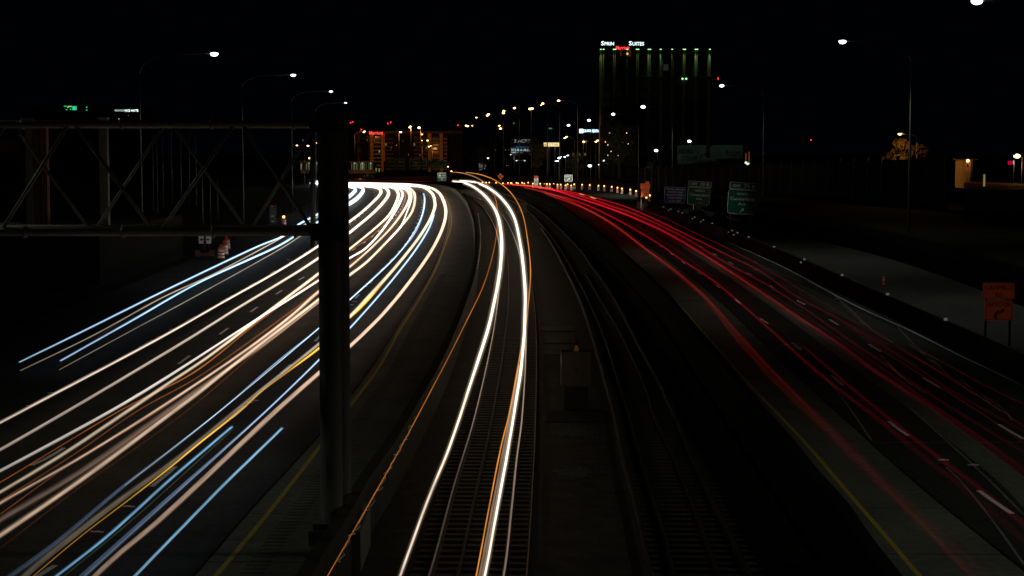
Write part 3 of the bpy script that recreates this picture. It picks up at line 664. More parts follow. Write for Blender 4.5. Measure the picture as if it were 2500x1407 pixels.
trail('deep red trail right above the broad bright one', [(2600,1170,18,.02),(2500,1105,15,.03),(2397,1042,12,.045),(2283,971,10,.06),(2170,895,9,.08),(2084,838,7,.12),(1970,758,7,.16),(1850,683,7,.25),(1781,647,7,.28),(1661,575,7,.32),(1552,524,8,.4),(1492,503,8,.5),(1400,474,7,.5),(1310,458,5,.6)], RED, TZ, name='tail_light_trail', group=g2)
trail('red trail running beside the second row of lane dashes', [(2600,1110,14,.02),(2500,1053,12,.03),(2340,965,10,.035),(2226,889,9,.05),(2141,835,9,.08),(2056,784,8,.12),(1942,722,7,.16),(1850,659,6,.3),(1782,626,6,.3),(1661,565.7,6,.4),(1540,510,6,.4),(1460,485,5,.4),(1395,469,5,.5),(1300,456,4,.6)], RED, TZ, name='tail_light_trail', group=g2)
trail('uppermost long red trail of the right roadway', [(2440,985,8,.02),(2255,884,7,.05),(2170,841,6,.07),(2084,784,6,.10),(1970,716,6,.14),(1850,645,5,.26),(1780,608,5,.28),(1709,575,5,.25),(1620,532,4,.16),(1552,505,4,.08)], RED, TZ, name='tail_light_trail', group=g2)
trail('short separate red trail at the right edge near the white line', [(2560,1018,7,.06),(2500,988,6,.09),(2397,937,5,.10),(2326,898,5,.10),(2270,868,4,.14),(2221,841,4,.22)], REDO, TZ, name='tail_light_trail', group=g2)
trail('faint red line at the foot of the dark barrier', [(2480,938,4,.03),(2400,895,3,.05),(2315,843,3,.05)], RED, TZ, name='tail_light_trail', group=g2)
trail('thin pinkish red trail crossing the pale tar seams on the right', [(2560,1085,4,.20),(2440,1000,4,.22),(2320,925,4,.25),(2200,850,4,.22),(2080,768,3,.2)], (1,.05,.06), TZ, name='tail_light_trail', group=g2)
trail('second thin pinkish red trail, slightly lower at the right edge', [(2560,1128,4,.18),(2430,1032,4,.2),(2300,948,4,.22),(2180,872,3,.2),(2060,790,3,.18)], (1,.03,.05), TZ, name='tail_light_trail', group=g2)
trail('thin dark red trail between the second row of dashes and the broad red trail', [(2560,1190,5,.16),(2400,1072,5,.18),(2250,968,4,.2),(2100,862,4,.2),(1950,762,4,.2),(1800,668,4,.18)], RED, TZ, name='tail_light_trail', group=g2)
trail('dark red smear right of the first row of lane dashes', [(2560,1330,20,.09),(2400,1200,18,.10),(2240,1078,16,.11),(2100,965,12,.11),(1960,845,8,.10)], RED, TZ, name='tail_light_trail', group=g2)
trail('short orange flash above the red trails left of the signs', [(1414,473,3,.5),(1421,475,3.5,.9),(1428,477,2.5,.4)], (1,.35,.06), TZ+.1, name='signal_trail', group=g2)
trail('second short orange flash above the red trails, nearer the drums', [(1441,481,3,.5),(1448,483.5,3.5,.9),(1456,486,2.5,.4)], (1,.35,.06), TZ+.1, name='signal_trail', group=g2)
trail('orange streak in the far red trails below the speed sign', [(1250,451,2.5,.4),(1290,453,2.5,.8),(1325,457.5,2.5,.7),(1352,461,2.5,.5)], (1,.30,.06), TZ+.3, name='signal_trail', group=g2)
trail('distant dim red trail running left behind the far bend', [(1225,448.5,4,.25),(1160,446.5,4,.08),(1060,444,5,.06),(940,441.5,5,.06),(850,440,5,.05)], (1,.10,.05), TZ+.2, name='tail_light_trail', group=g2)
trail('dim red trail on the side street at the far right edge', [(2356,446,3,.10),(2420,447,3.5,.12),(2455,448,3,.08),(2510,449.5,3,.03)], (.45,.0,.01), 6.1, name='lamp_trail', group='trails on the side street')
g3 = 'light trails of the passing train'; ORANGE = (.95,.27,.03)
trail('left one of the two blazing white train headlight trails', [(960,1452,12,.5),(977.5,1404.6,12,.6),(1046,1217,12,.8),(1096,1095,12,1.0),(1155,917.5,13,1.5),(1193,797,14,2),(1214,700,15,3),(1223,640,15,4),(1224,577,15,4),(1215.7,528.7,14,4),(1196,492.5,13,4),(1170,466,11,4),(1138,448,9,4),(1107,443,7,3)], (1,.80,.60), .95, group=g3)
trail('right one of the two blazing white train headlight trails', [(1172,1452,12,1.0),(1184,1404.5,12,1.1),(1216,1231.5,12,1.4),(1241,1094.6,12,1.6),(1261,973,12,2),(1273,893,13,2.4),(1281,785,14,3),(1281.5,700,14,4),(1271,601,13,4),(1254,528.7,12,4),(1223,483,11,4),(1186.6,456,9,4),(1157.6,445,8,4),(1124,441.7,6,3)], (1,.82,.63), .95, group=g3)
trail('dim peach halo trail left of the right train headlight', [(1164,1452,22,.15),(1176,1404.5,22,.17),(1209,1231.5,20,.18),(1234,1094.6,18,.2),(1256,973,14,.25),(1270,893,12,.3)], PEACH, 1.1, group=g3)
trail('thin orange train marker trail sweeping to the bottom left of the railway', [(775,1450,4,.35),(801,1404.5,4,.4),(912.6,1210,4,.42),(977.5,1094.6,4,.42),(1049,960,4,.4),(1096.7,869,4,.4),(1135,792,4,.42),(1182,693,4,.38),(1206,608.5,3.5,.4),(1213,565,3,.45),(1214.5,516.7,3,.5),(1208,480,3,.55),(1191.5,454,3,.6),(1162.5,434.5,2.5,.6),(1126,422.4,2.5,.7),(1104,420.8,2.5,.7)], ORANGE, 3.1, name='marker_trail', group=g3)
trail('orange train marker trail hugging the right headlight trail', [(1153,1452,6,.7),(1163,1404.5,6,.75),(1197,1224,6,.75),(1222.5,1094.6,6,.75),(1243,1010,6,.75),(1264,898,6,.6),(1285,784.6,5,.55),(1293.6,700,5,.6),(1295.4,661.7,4.5,.65),(1288,584,4,.7),(1273.7,516.7,4,.75),(1247,470.7,3.5,.8),(1211,441.7,3,.8),(1174.6,427,3,.8),(1138,421,2.5,.8)], (1,.34,.04), 3.1, name='marker_trail', group=g3)
trail('soft blue-grey streak of the train windows between the two orange trails', [(1258,640,20,.01),(1262,590,20,.014),(1246,520,18,.025),(1222,482,12,.04),(1196,455,8,.07),(1170,437,5,.10),(1138,424,3.5,.15),(1115,421,2.5,.15)], (.42,.62,.75), 2.6, name='ghost_trail', group=g3)  # train body's sheen put in as a glowing streak, not its windows
# ================================================================== SIGN GANTRY
gx = P(805, 700, 41).x
gt = thing('sign_gantry', 'dark tubular truss gantry on a thick column, crossing the left roadway', 'sign gantry', (gx, 41, 0))
def gl(px, py, Y): q = P(px, py, Y); return Vector((q.x-gx, Y-41, q.z))
zt = P(800,303,41).z; zb = P(800,566,41).z
MB().lathe([(.36,-.1),(.36,.05),(.27,.06),(.265,10.3),(.28,10.32),(.28,10.4),(.0,10.42)], 20, (0,0,0)).build('column', MAT['column_steel'], gt)
c2 = gl(830, 700, 42.6)
MB().lathe([(.33,-.1),(.33,.05),(.245,.06),(.24,10.3),(.26,10.32),(.26,10.4),(0,10.42)], 20, (c2.x,c2.y,0)).build('column', MAT['column_steel'], gt)
MB().box(-.5,.75,-.6,2.3,-.9,.35).box(-.4,.65,-.5,2.2,.35,.5).build('foundation', MAT['concrete'], gt)
for z0, z1 in ((.9,3.4),(3.4,5.9),(5.9,8.2)):
    MB().tube([(0,0,z0),(c2.x,c2.y,z1)], .05).tube([(0,0,z0),(c2.x,c2.y,z0)], .045).build('brace', MAT['column_steel'], gt)
xl = -13.8
chords = [('top_chord', zt, 0.0), ('top_chord', zt, 1.45), ('bottom_chord', zb, 0.0), ('bottom_chord', zb, 1.45)]
for nm, z, y in chords:
    MB().tube([(xl,y,z),(c2.x*.5,y,z)], .105 if 'bottom' in nm else .085, n=12).build(nm, MAT['gantry_steel'], gt)
for px in (60, 300, 520, 720):
    for nm_, z_, y_, r_ in (('f', zt, 0, .13), ('f', zb, 0, .155)):
        x_ = gl(px,500,41).x; MB().tube([(x_-.03,y_,z_),(x_+.03,y_,z_)], r_, n=12).build('flange', MAT['gantry_steel'], gt)
def xb(px): return gl(px, 500, 41).x
for b, t in ((0,172),(375,186),(391,575),(765,594),(-390,-215)):
    MB().tube([(xb(b),.0,zb),(xb(t),.0,zt)], .048).build('diagonal', MAT['gantry_steel'], gt)
for b, t in ((233,405),(216,37),(600,426),(614,770),(-170,20)):
    q = 41/42.45
    MB().tube([(gl(b,500,42.45).x,1.45,zb),(gl(t,500,42.45).x,1.45,zt)], .042).build('diagonal', MAT['gantry_steel'], gt)
for px in (0, 195, 390, 590):
    x = xb(px); MB().tube([(x,0,zt),(x+1.9,1.45,zt)], .035).build('strut', MAT['gantry_steel'], gt); MB().tube([(x,0,zb),(x+1.9,1.45,zb)], .035).build('strut', MAT['gantry_steel'], gt)
for z in (zt, zb):
    MB().box(-.42,.40,-.34,-.24,z-.2,z+.2).box(-.42,-.30,-.3,1.7,z-.16,z+.16).build('saddle_bracket', MAT['column_steel'], gt)
MB().box(-.10,.02,-.36,-.29,9.72,10.28).build('junction_box', MAT['rust_steel'], gt)

# ================================================================== LAMP POSTS
def lamp_post(label, head, polex, D, zbase, lamp='lamp_white', r=.3, light=None, cone=128, col=(.93,1,.88), group=None, pr=.10, arm_mat='galvanised', twin=None, cat='street lamp', armdrop=.9):
    hp = P(head[0], head[1], D); pp = P(polex, 500, D)
    t = thing('street_lamp', label, cat, (pp.x, D, zbase), group=group)
    H = hp.z - zbase; dx = hp.x - pp.x; sg = 1 if dx >= 0 else -1
    n = 10
    if abs(dx) > 1:
        zc = H - armdrop
        MB().tube([(0,0,0),(0,0,zc*.5),(0,0,zc)], [pr,pr*.8,pr*.6], n=8).build('pole', MAT[arm_mat], t)
        arm = [(0,0,zc)]
        rr_ = min(abs(dx)*.55, 2.6)
        for k in range(1, 7):
            a = math.pi/2*k/6; arm.append((sg*rr_*(1-math.cos(a)), 0, zc + (armdrop-.1)*math.sin(a)))
        arm.append((dx, 0, H+.03))
        MB().tube(arm, pr*.5, n=6).build('arm', MAT['dark_metal' if arm_mat == 'galvanised' else arm_mat], t)
    else:
        MB().tube([(0,0,0),(0,0,H*.5),(0,0,H)], [pr,pr*.8,pr*.6], n=8).build('pole', MAT[arm_mat], t)
    heads = [(dx, 0, H)] + ([(dx + (twin[0]-head[0])*m_per_px(hp), .1, H - (twin[1]-head[1])*m_per_px(hp))] if twin else [])
    for hx, hy, hz in heads:
        h = MB().ball((hx, hy, hz+.10), max(.42, r*1.1), .24, .10, 10, 6).build('lamp_head', MAT['galvanised'], t)
        MB().ball((hx, hy, hz-.02), r, r*.8, r*.62, 12, 8).build('lens', MAT[lamp], h)
    if light:
        if cone: lamp_light('SPOT', (dx, -.05, H-.35-r), light*.13, col, t, .25, rot=(0,0,0), angle=cone, blend=.55)
        else: lamp_light('POINT', (dx, -.05, H-.35-r), light, col, t, .25)
    return t
gr = 'tall white lamp posts right of the road'
lamp_post('white street lamp at the top right corner, its post outside the frame', (2385,2), 2580, 104, 1.0, r=.36, light=9000, group=gr, armdrop=2.0)
lamp_post('tall white street lamp on the low wall, second from the right', (2057,101), 2219, 150, 2.3, r=.34, light=9500, group=gr, pr=.12, armdrop=2.0)
lamp_post('white street lamp behind the exit signs, left of the tall one on the low wall', (1762,209), 1862, 255, 0, r=.36, light=4600, group=gr, armdrop=1.9)
lamp_post('white street lamp in front of the green-lit hotel, fourth from the right', (1570,261), 1641, 350, 0, r=.48, light=12000, group=gr, armdrop=1.9)
lamp_post('white street lamp left of the green-lit hotel columns, fifth from the right', (1497,279), 1558, 420, 0, r=.45, light=3500, group=gr, armdrop=1.9)
lamp_post('white street lamp directly above the glaring blue-white sign', (1438,294), 1497, 500, 0, r=.50, group=gr, armdrop=1.9)
lamp_post('farthest white street lamp, upper left of the blue-white sign', (1388,306), 1441, 570, 0, r=.52, group=gr, armdrop=1.9)
gl_ = 'tall white lamp posts left of the road'
lamp_post('nearest white street lamp on the left, above the truss', (523,131), 346, 136, 0, r=.32, light=4200, group=gl_, pr=.11, armdrop=1.6)
lamp_post('second white street lamp on the left', (716,183), 594, 196, 0, r=.30, light=4200, group=gl_, pr=.11, armdrop=1.6)
lamp_post('third white street lamp on the left, just above the column top', (808,223), 714, 255, 0, r=.26, light=3000, group=gl_, armdrop=1.6)
lamp_post('small white street lamp right of the column top, the higher of two glints', (844,251), 772, 320, 0, r=.22, light=3000, group=gl_, armdrop=1.6)
# posts carrying on toward the viewer, just out of the frame
lamp_post('white street lamp standing right of the frame, nearest to the viewer', (3800,-500), 4300, 40, 2.3, r=.3, light=9000, cone=155, group=gr, armdrop=2.0)
lamp_post('white street lamp standing left of the frame, nearest to the viewer', (-1065,-350), -1600, 46, 0, r=.3, light=6500, cone=150, group=gl_, col=(.95,1.0,.84), armdrop=1.6)
go = 'orange sodium lamp posts beyond the bend'
def orange(label, head, polex, D, **k):
    k.setdefault('cone', 160)
    return lamp_post(label, head, polex, D, 0, lamp='lamp_orange', r=k.pop('r', .38), group=go, pr=.17, arm_mat='pole_brown', col=(1,.36,.07), armdrop=1.6, **k)
orange('orange street lamp highest and farthest right in the sodium row', (1364,246), 1410, 470, light=9000)
orange('orange street lamp with a visible arm, second from the right in the sodium row', (1325,253), 1366, 480)
orange('orange street lamp with a short left arm below the second one', (1321,257), 1336, 500, r=.2)
orange('twin-headed orange street lamp in the middle of the sodium row', (1294,266), 1297, 500, twin=(1299,265), r=.42)
orange('single orange street lamp left of the twin-headed one', (1256,264), 1268, 520)
orange('pair of orange lamps stacked closely, on the post left of the billboard', (1230,271), 1268, 500, light=5000, twin=(1229,276))
orange('pair of overlapping orange lamps, third from the left end of the high sodium row', (1193,279), 1229, 540, light=5000, twin=(1190,282))
orange('dimmer single orange lamp left of the overlapping pair', (1163,287), 1197, 590, r=.32)
orange('twin orange lamps low over the dark trees right of the hotel', (1138,307), 1176, 650, twin=(1142,308), r=.4)
orange('single small orange lamp beside the low twin lamps', (1153,307), 1184, 680, r=.35)
orange('small orange lamp left of the tall billboard post', (1219,307), 1230, 600, r=.36)
orange('orange lamp on a left arm pointing right, below the small one', (1222,314), 1208, 560, r=.40)
orange('orange lamp left of the red hotel lettering', (890,321), 867, 730, light=17000, cone=None, twin=(888,323))
orange('orange lamp over the middle of the balcony hotel roof', (979,323), 975, 730, light=6000, cone=None, twin=(977,322))
orange('high twin orange lamps above the balcony hotel', (1002,309), 1004, 620, light=7000, twin=(1000,311))
orange('single bright orange lamp above the balcony hotel, right of the twins', (1023,312), 1028, 600, light=7000, r=.5)
orange('upper of two small orange lamps in line over the hotel facade', (1030,328), 1045, 610, r=.34)
orange('lower of two small orange lamps in line over the hotel facade', (1030,343), 1031, 730, r=.24)
orange('orange lamp right of the two lamps in line', (1044,343), 1053, 610, r=.36)
orange('orange lamp low beside the right hotel pier', (1047,358), 1056, 730, light=12000, cone=None, r=.36, twin=(1052,356))
orange('left one of the two orange lamps under the truss', (725,355), 733, 520, r=.28)
orange('brighter orange lamp under the truss', (752,356), 760, 520, r=.36)
orange('orange lamp just above the glazed footbridge, left of the column', (756,386), 757, 520, r=.36)
orange('tiny orange lamp beside the column, above the footbridge', (772,349), 773, 560, r=.18)
orange('orange lamp pair between the cream sign and the blue-white sign', (1383,334), 1402, 560, twin=(1379,337), r=.34)
orange('orange lamp under the blue-white sign', (1425,346), 1431, 560, r=.38)
orange('orange lamp pair right under the end of the blue-white sign', (1459,343), 1466, 540, twin=(1455,346), r=.34)
orange('small orange lamp right of the last overhead sign', (1094,407), 1096, 640, r=.28)
orange('small orange lamp at the start of the train marker trails', (1102,418), 1103, 560, r=.26)
# thick orange-lit mast in front of the green-lit hotel
q = P(1465, 415, 545)
mast = thing('tall_mast', 'thick orange-lit mast right of the blue-white sign', 'mast', (q.x, 545, 0))
MB().tube([(0,0,0),(0,0,14),(0,0,P(1465,250,545).z)], [.55,.48,.34], n=10).build('pole', MAT['facade_tan'], mast)
lamp_light('POINT', (-4.5,-5,12), 900, (1,.36,.05), mast, .3)
MB().box(-.48,.48,-.48,.48,P(1465,300,545).z-.15,P(1465,300,545).z+.15).build('band', MAT['rust_steel'], mast)
def small_lamp(label, px, D, lamp='lamp_white', r=.4, cat='lamp', group=None, zb=0, polex=None):
    return lamp_post(label, px, polex if polex is not None else px[0]+2, D, zb, lamp=lamp, r=r, group=group, pr=.08, cat=cat)
g = 'white floodlights beyond the drums'
lp = small_lamp('brightest blue-white floodlight low beside the orange-lit mast', (1440,405), 460, r=.52, group=g)
small_lamp('starry white lamp above the leftmost floodlight of the cluster', (1365,386), 480, r=.40, group=g)
small_lamp('white lamp at the lower left of the floodlight cluster', (1361,393), 480, r=.30, group=g)
small_lamp('white lamp in the middle of the floodlight cluster', (1379,383), 500, r=.33, group=g)
small_lamp('white lamp at the upper right of the floodlight cluster', (1386,379.5), 520, r=.30, group=g)
small_lamp('tiny white lamp between the starry and the middle lamp', (1370,383), 520, r=.18, group=g)
small_lamp('tiny white lamp left of the lower floodlight', (1356,393.5), 520, r=.18, group=g)
small_lamp('white yard lamp on a short lit post left of the dim billboard', (1602,367.5), 380, r=.42, group=g)
small_lamp('white yard lamp above the dim billboard', (1683,345), 380, r=.42, group=g)
small_lamp('narrow white lamp on a short post left of the phone-number billboard', (1191.5,386), 520, r=.28, group=g)
small_lamp('tiny teal-white lamp beside the foot of the orange mast', (1461.5,402), 460, r=.16, group=g)
small_lamp('tiny white lamp left of the column, above the orange lamps', (742,343), 430, r=.22, group=g)
for i, (x,y,lab) in enumerate(((856,300,'left red beacon of the pair right of the column top'),(861,298,'right red beacon of the pair right of the column top'),
        (954,299,'red beacon high above the balcony hotel'),(947,302,'faint red beacon left of the one above the balcony hotel'),(882,316.5,'faint red beacon left of the red hotel lettering'),(1118,306,'red beacon right of the balcony hotel'),(1980,342,'lone red beacon in the dark sky over the noise wall'))):
    q = P(x,y,900); t = thing('beacon_mast', lab, 'beacon', (q.x,900,0), group='red aircraft warning beacons')
    MB().tube([(0,0,0),(0,0,q.z)], [.35,.15], n=6).build('pole', MAT['dark_metal'], t)
    MB().ball((0,0,q.z), .42,.42,.42,8,6).build('lens', MAT['beacon_red'], t)

# ================================================================== ROAD SIGNS
def sign_root(name, label, cat, box, D, zb, yaw=0, roll=0, group=None):
    x0, y0, x1, y1 = box; c = P((x0+x1)/2, (y0+y1)/2, D); s = m_per_px(c)
    t = thing(name, label, cat, (c.x, D, zb), yaw, group, roll)
    return t, (x1-x0)*s/max(.3,math.cos(yaw)), (y1-y0)*s, c.z - zb
def legs(t, w, z, h, mat='dark_metal', xs=(-.35,.35), ww=.06):
    for x in xs: MB().box(x*w-ww, x*w+ww, .03, .12, 0, z+h*.45).build('post', MAT[mat], t)
def exit_sign(box_top, box_main, D, lines, label, arrow_on, zb, num='79 B'):
    x0 = min(box_top[0], box_main[0]); bx = (x0, box_top[1], max(box_top[2],box_main[2]), box_main[3])
    t, w, h, z = sign_root('exit_sign', label, 'road sign', bx, D, zb, R(14), R(3.8), 'green exit signs beside the ramp')
    s = h/(bx[3]-bx[1]); cx = (bx[0]+bx[2])/2; cy = (bx[1]+bx[3])/2
    def pc(b): return ((b[0]+b[2])/2-cx)*s, z-((b[1]+b[3])/2-cy)*s, (b[2]-b[0])*s, (b[3]-b[1])*s
    for b, nm in ((box_top,'number_panel'),(box_main,'main_panel')):
        x, zz, pw_, ph = pc(b); r = .12*ph
        k = plate(MB(), pw_, ph, .03, x, zz, r).build(nm, MAT['sign_white'], t)
        plate(MB(), pw_-.10, ph-.10, .03, x, zz, r*.8).build('panel_face', MAT['sign_green'], k, loc=(0,-.012,0))
    x, zz, pw_, ph = pc(box_top)
    lettering('EXIT', 'sign_white', t, x-pw_*.25, zz, pw_*.27, ph*.36, -.045); lettering(num.split()[0], 'sign_white', t, x+pw_*.10, zz, pw_*.20, ph*.55, -.045)
    lettering(num.split()[1], 'sign_white', t, x+pw_*.34, zz, pw_*.11, ph*.5, -.045)
    x, zz, pw_, ph = pc(box_main)
    for txt, fx, fz, fw, fh in lines: lettering(txt, 'sign_white', t, x+fx*pw_, zz+fz*ph, fw*pw_, fh*ph, -.045)
    if arrow_on: arrow(MB(), x+.02*pw_, zz-.34*ph, .26*ph, R(48), -.05).build('arrow', MAT['sign_white'], t)
    legs(t, w, z, h)
    return t
exit_sign((1773,446,1846,463),(1770,464,1844,523),195,(('NORTH',0,.33,.40,.10),('Cumberland',0,.13,.84,.13),('Ave',0,-.08,.26,.12)),'larger green exit sign with an up-right arrow, rightmost of the three big roadside signs',True,.3)
exit_sign((1675,443,1734,457),(1674,458,1732,501),240,(('NORTH',.02,.32,.42,.12),('Cumberland',0,.08,.84,.15),('Ave',.02,-.14,.26,.13),('¼ MILE',.02,-.36,.36,.11)),'smaller green exit sign without an arrow, between the blue sign and the larger green one',False,.3)
t, w, h, z = sign_root('info_sign', 'blue roadside information sign with five lines of white text', 'road sign', (1619,457,1672,496), 246, .3, R(14), R(3.2))
plate(MB(), w, h, .03, 0, z, .1*h).build('panel', MAT['sign_white'], t); plate(MB(), w-.08, h-.08, .03, 0, z, .09*h).build('panel_face', MAT['sign_blue'], t, loc=(0,-.012,0))
for i, s_ in enumerate(("O'HARE AIRPORT","TRAFFIC AND","PARKING INFO","TUNE RADIO","1630 AM")):
    lettering(s_, 'sign_white', t, 0, z+(.36-.18*i)*h, (.88,.72,.80,.72,.55)[i]*w, .105*h, -.045)
legs(t, w, z, h)
def detour(box1, box2, D, label, zb=0, small=None):
    bx = (min(box1[0],box2[0]), box1[1], max(box1[2],box2[2]), box2[3])
    t, w, h, z = sign_root('detour_sign', label, 'road sign', bx, D, zb, 0, 0, 'orange detour signs')
    s = h/(bx[3]-bx[1]); cx = (bx[0]+bx[2])/2; cy = (bx[1]+bx[3])/2
    for b, nm in ((box1,'street_panel'),(box2,'detour_panel')):
        bw, bh = (b[2]-b[0])*s, (b[3]-b[1])*s; x = ((b[0]+b[2])/2-cx)*s; zz = z-((b[1]+b[3])/2-cy)*s
        k = plate(MB(), bw, bh, .03, x, zz, .05*bh).build(nm, MAT['sign_orange'], t)
        fr = MB()
        for q in ((x-bw/2+.04,x+bw/2-.04,zz+bh/2-.06,zz+bh/2-.04),(x-bw/2+.04,x+bw/2-.04,zz-bh/2+.04,zz-bh/2+.06)): fr.box(q[0],q[1],-.02,-.016,q[2],q[3])
        for q in ((x-bw/2+.04,x-bw/2+.06),(x+bw/2-.06,x+bw/2-.04)): fr.box(q[0],q[1],-.02,-.016,zz-bh/2+.06,zz+bh/2-.06)
        fr.build('border', MAT['sign_black'], k)
        if nm == 'street_panel':
            lettering('CANFIELD', 'sign_black', t, x, zz+.20*bh, .86*bw, .25*bh, -.03); lettering('RD', 'sign_black', t, x, zz-.24*bh, .22*bw, .25*bh, -.03)
        else:
            lettering('DETOUR', 'sign_black', t, x, zz+.29*bh, .82*bw, .20*bh, -.03)
            mb = MB(); arrow(mb, x+.10*bw, zz-.04*bh, .40*bh, R(42), -.03)
            mb.box(x-.17*bw, x-.06*bw, -.03, -.018, zz-.42*bh, zz-.16*bh).add([(x-.17*bw,-.031,zz-.17*bh),(x-.06*bw,-.031,zz-.17*bh),(x+.04*bw,-.031,zz-.04*bh),(x-.02*bw,-.031,zz+.02*bh)],[(0,1,2,3)])
            mb.build('arrow', MAT['sign_black'], t)
    if small:
        b = small; plate(MB(), (b[2]-b[0])*s, (b[3]-b[1])*s, .03, ((b[0]+b[2])/2-cx)*s, z-((b[1]+b[3])/2-cy)*s, 0).build('flag_panel', MAT['sign_orange'], t)
    legs(t, w, z, h, xs=(-.38,.38), ww=.05)
    return t
detour((2399,690,2477,730),(2404,734,2473,783), 82, 'near orange detour sign on two posts at the right edge')
detour((1563,448,1587,462),(1565,462.5,1585,481), 262, 'far orange detour sign at the end of the row of striped drums', small=(1576,443,1585,448))
t, w, h, z = sign_root('exit_gore_sign', 'small green exit sign with an arrow behind the distant drums', 'road sign', (1378,427,1398,443), 400, 0)
plate(MB(), w, h, .05, 0, z, .06*h).build('panel', MAT['sign_white'], t); plate(MB(), w-.16, h-.16, .05, 0, z, .05*h).build('panel_face', MAT['sign_green'], t, loc=(0,-.015,0))
lettering('EXIT', 'sign_white', t, 0, z+.30*h, .72*w, .27*h, -.06); arrow(MB(), 0, z-.18*h, .60*h, R(40), -.06).build('arrow', MAT['sign_white'], t); legs(t, w, z, h)
t, w, h, z = sign_root('speed_sign', 'white speed limit sign with an orange cap behind the distant drums', 'road sign', (1304,429.5,1314,453.5), 412, 0)
plate(MB(), w, h*.75, .05, 0, z-.125*h).build('panel', MAT['sign_white'], t); plate(MB(), w, h*.24, .05, 0, z+.38*h).build('cap_panel', MAT['sign_orange'], t)
lettering('WORK', 'sign_black', t, 0, z+.38*h, .6*w, .08*h, -.05); lettering('SPEED', 'sign_black', t, 0, z+.18*h, .7*w, .07*h, -.05); lettering('LIMIT', 'sign_black', t, 0, z+.07*h, .6*w, .07*h, -.05)
lettering('45', 'sign_black', t, 0, z-.15*h, .72*w, .24*h, -.05); legs(t, w, z, h)
q = P(1222,431,455); s = m_per_px(q)
t = thing('warning_sign', 'orange diamond warning sign above the far end of the red trails', 'road sign', (q.x,455,0))
a = 7.6*s
MB().add([(-a,-.02,q.z),(0,-.02,q.z-a),(a,-.02,q.z),(0,-.02,q.z+a),(-a,.02,q.z),(0,.02,q.z-a),(a,.02,q.z),(0,.02,q.z+a)],[(0,1,2,3),(7,6,5,4),(0,4,5,1),(1,5,6,2),(2,6,7,3),(3,7,4,0)]).build('panel', MAT['sign_orange'], t)
for k in (-.22,.02,.26): MB().box(-a*.34,a*.34,-.05,-.03,q.z+k*a-.09,q.z+k*a+.09).build('print_bar', MAT['sign_black'], t)
legs(t, .8, q.z, 0, xs=(-.3,.3))
t, w, h, z = sign_root('guide_sign', 'green exit panel standing over the far bend left of the train trails', 'road sign', (1068,422,1089,442), 470, 0)
plate(MB(), w, h, .05, 0, z, .05*h).build('panel', MAT['sign_white'], t); plate(MB(), w-.14, h-.14, .05, 0, z, .04*h).build('panel_face', MAT['sign_green'], t, loc=(0,-.015,0))
lettering('EXIT 79 A', 'sign_white', t, 0, z+.40*h, .8*w, .09*h, -.06); plate(MB(), .22*w, .2*h, .02, -.24*w, z+.16*h).build('route_shield', MAT['sign_white'], t, loc=(0,-.05,0))
lettering('SOUTH', 'sign_white', t, .2*w, z+.14*h, .38*w, .1*h, -.06); lettering('Cumberland', 'sign_white', t, 0, z-.08*h, .8*w, .11*h, -.06); arrow(MB(), 0, z-.31*h, .3*h, R(45), -.06).build('arrow', MAT['sign_white'], t); legs(t, w, z, h)
t, w, h, z = sign_root('guide_sign', 'green exit panel under the orange footbridge girder with a red roundel on each side', 'road sign', (893,424,907,438.5), 500, 0)
plate(MB(), w, h, .05, 0, z, .05*h).build('panel', MAT['sign_green'], t); plate(MB(), .3*w, .25*h, .02, -.2*w, z+.18*h).build('route_shield', MAT['sign_white'], t, loc=(0,-.05,0)); arrow(MB(), .05*w, z-.28*h, .34*h, R(45), -.06).build('arrow', MAT['sign_white'], t)
for x in (-.78,.78): MB().tube([(x*w,-.03,z+.02*h),(x*w,.0,z+.02*h)], .22*h, n=14).build('roundel', MAT['drum_orange'], t)
legs(t, w, z, h)
# overhead guide signs on their gantry
q0 = P(938,400,640); q1 = P(1112,400,640); s = m_per_px(q0)
og = thing('overhead_gantry', 'distant overhead gantry with three green guide signs in front of the balcony hotel', 'sign gantry', (q0.x,640,0))
def oz(py): return P(1000,py,640).z
def ox(px): return P(px,400,640).x-q0.x
MB().tube([(ox(938),.6,oz(396)),(ox(1112),.6,oz(396))],.16,n=8).tube([(ox(938),.6,oz(406)),(ox(1112),.6,oz(406))],.16,n=8).build('beam', MAT['dark_metal'], og)
for px in (938,1112): MB().tube([(ox(px),.6,-2),(ox(px),.6,oz(394))],.3,n=8).build('post', MAT['dark_metal'], og)
def opanel(x0,y0,x1,y1):
    cx,cz,w,h = ox((x0+x1)/2), oz((y0+y1)/2), (x1-x0)*s, (y1-y0)*s
    k = plate(MB(), w, h, .1, cx, cz, .04*h).build('guide_panel', MAT['sign_white'], og); plate(MB(), w-.22, h-.22, .1, cx, cz, .04*h).build('panel_face', MAT['sign_green'], k, loc=(0,-.03,0))
    return cx,cz,w,h
cx,cz,w,h = opanel(944,388,988,413)
MB().box(cx+.02*w,cx+.03*w,-.12,-.09,cz-.5*h,cz+.5*h).build('divider', MAT['sign_white'], og)
for fx in (-.32,.22): plate(MB(), .16*w,.25*h,.04,cx+fx*w,cz+.22*h).build('route_shield', MAT['facade_tan'], og, loc=(0,-.1,0))
lettering('WEST','sign_white',og,cx-.12*w,cz+.20*h,.18*w,.11*h,-.12); lettering('ROCKFORD','sign_white',og,cx-.24*w,cz-.18*h,.38*w,.13*h,-.12)
lettering('WEST','sign_white',og,cx+.38*w,cz+.20*h,.16*w,.11*h,-.12); lettering("O'HARE",'sign_white',og,cx+.26*w,cz-.18*h,.34*w,.13*h,-.12)
cx,cz,w,h = opanel(1000,388,1041,413)
plate(MB(), .19*w,.26*h,.04,cx-.12*w,cz+.08*h).build('route_shield', MAT['facade_tan'], og, loc=(0,-.1,0))
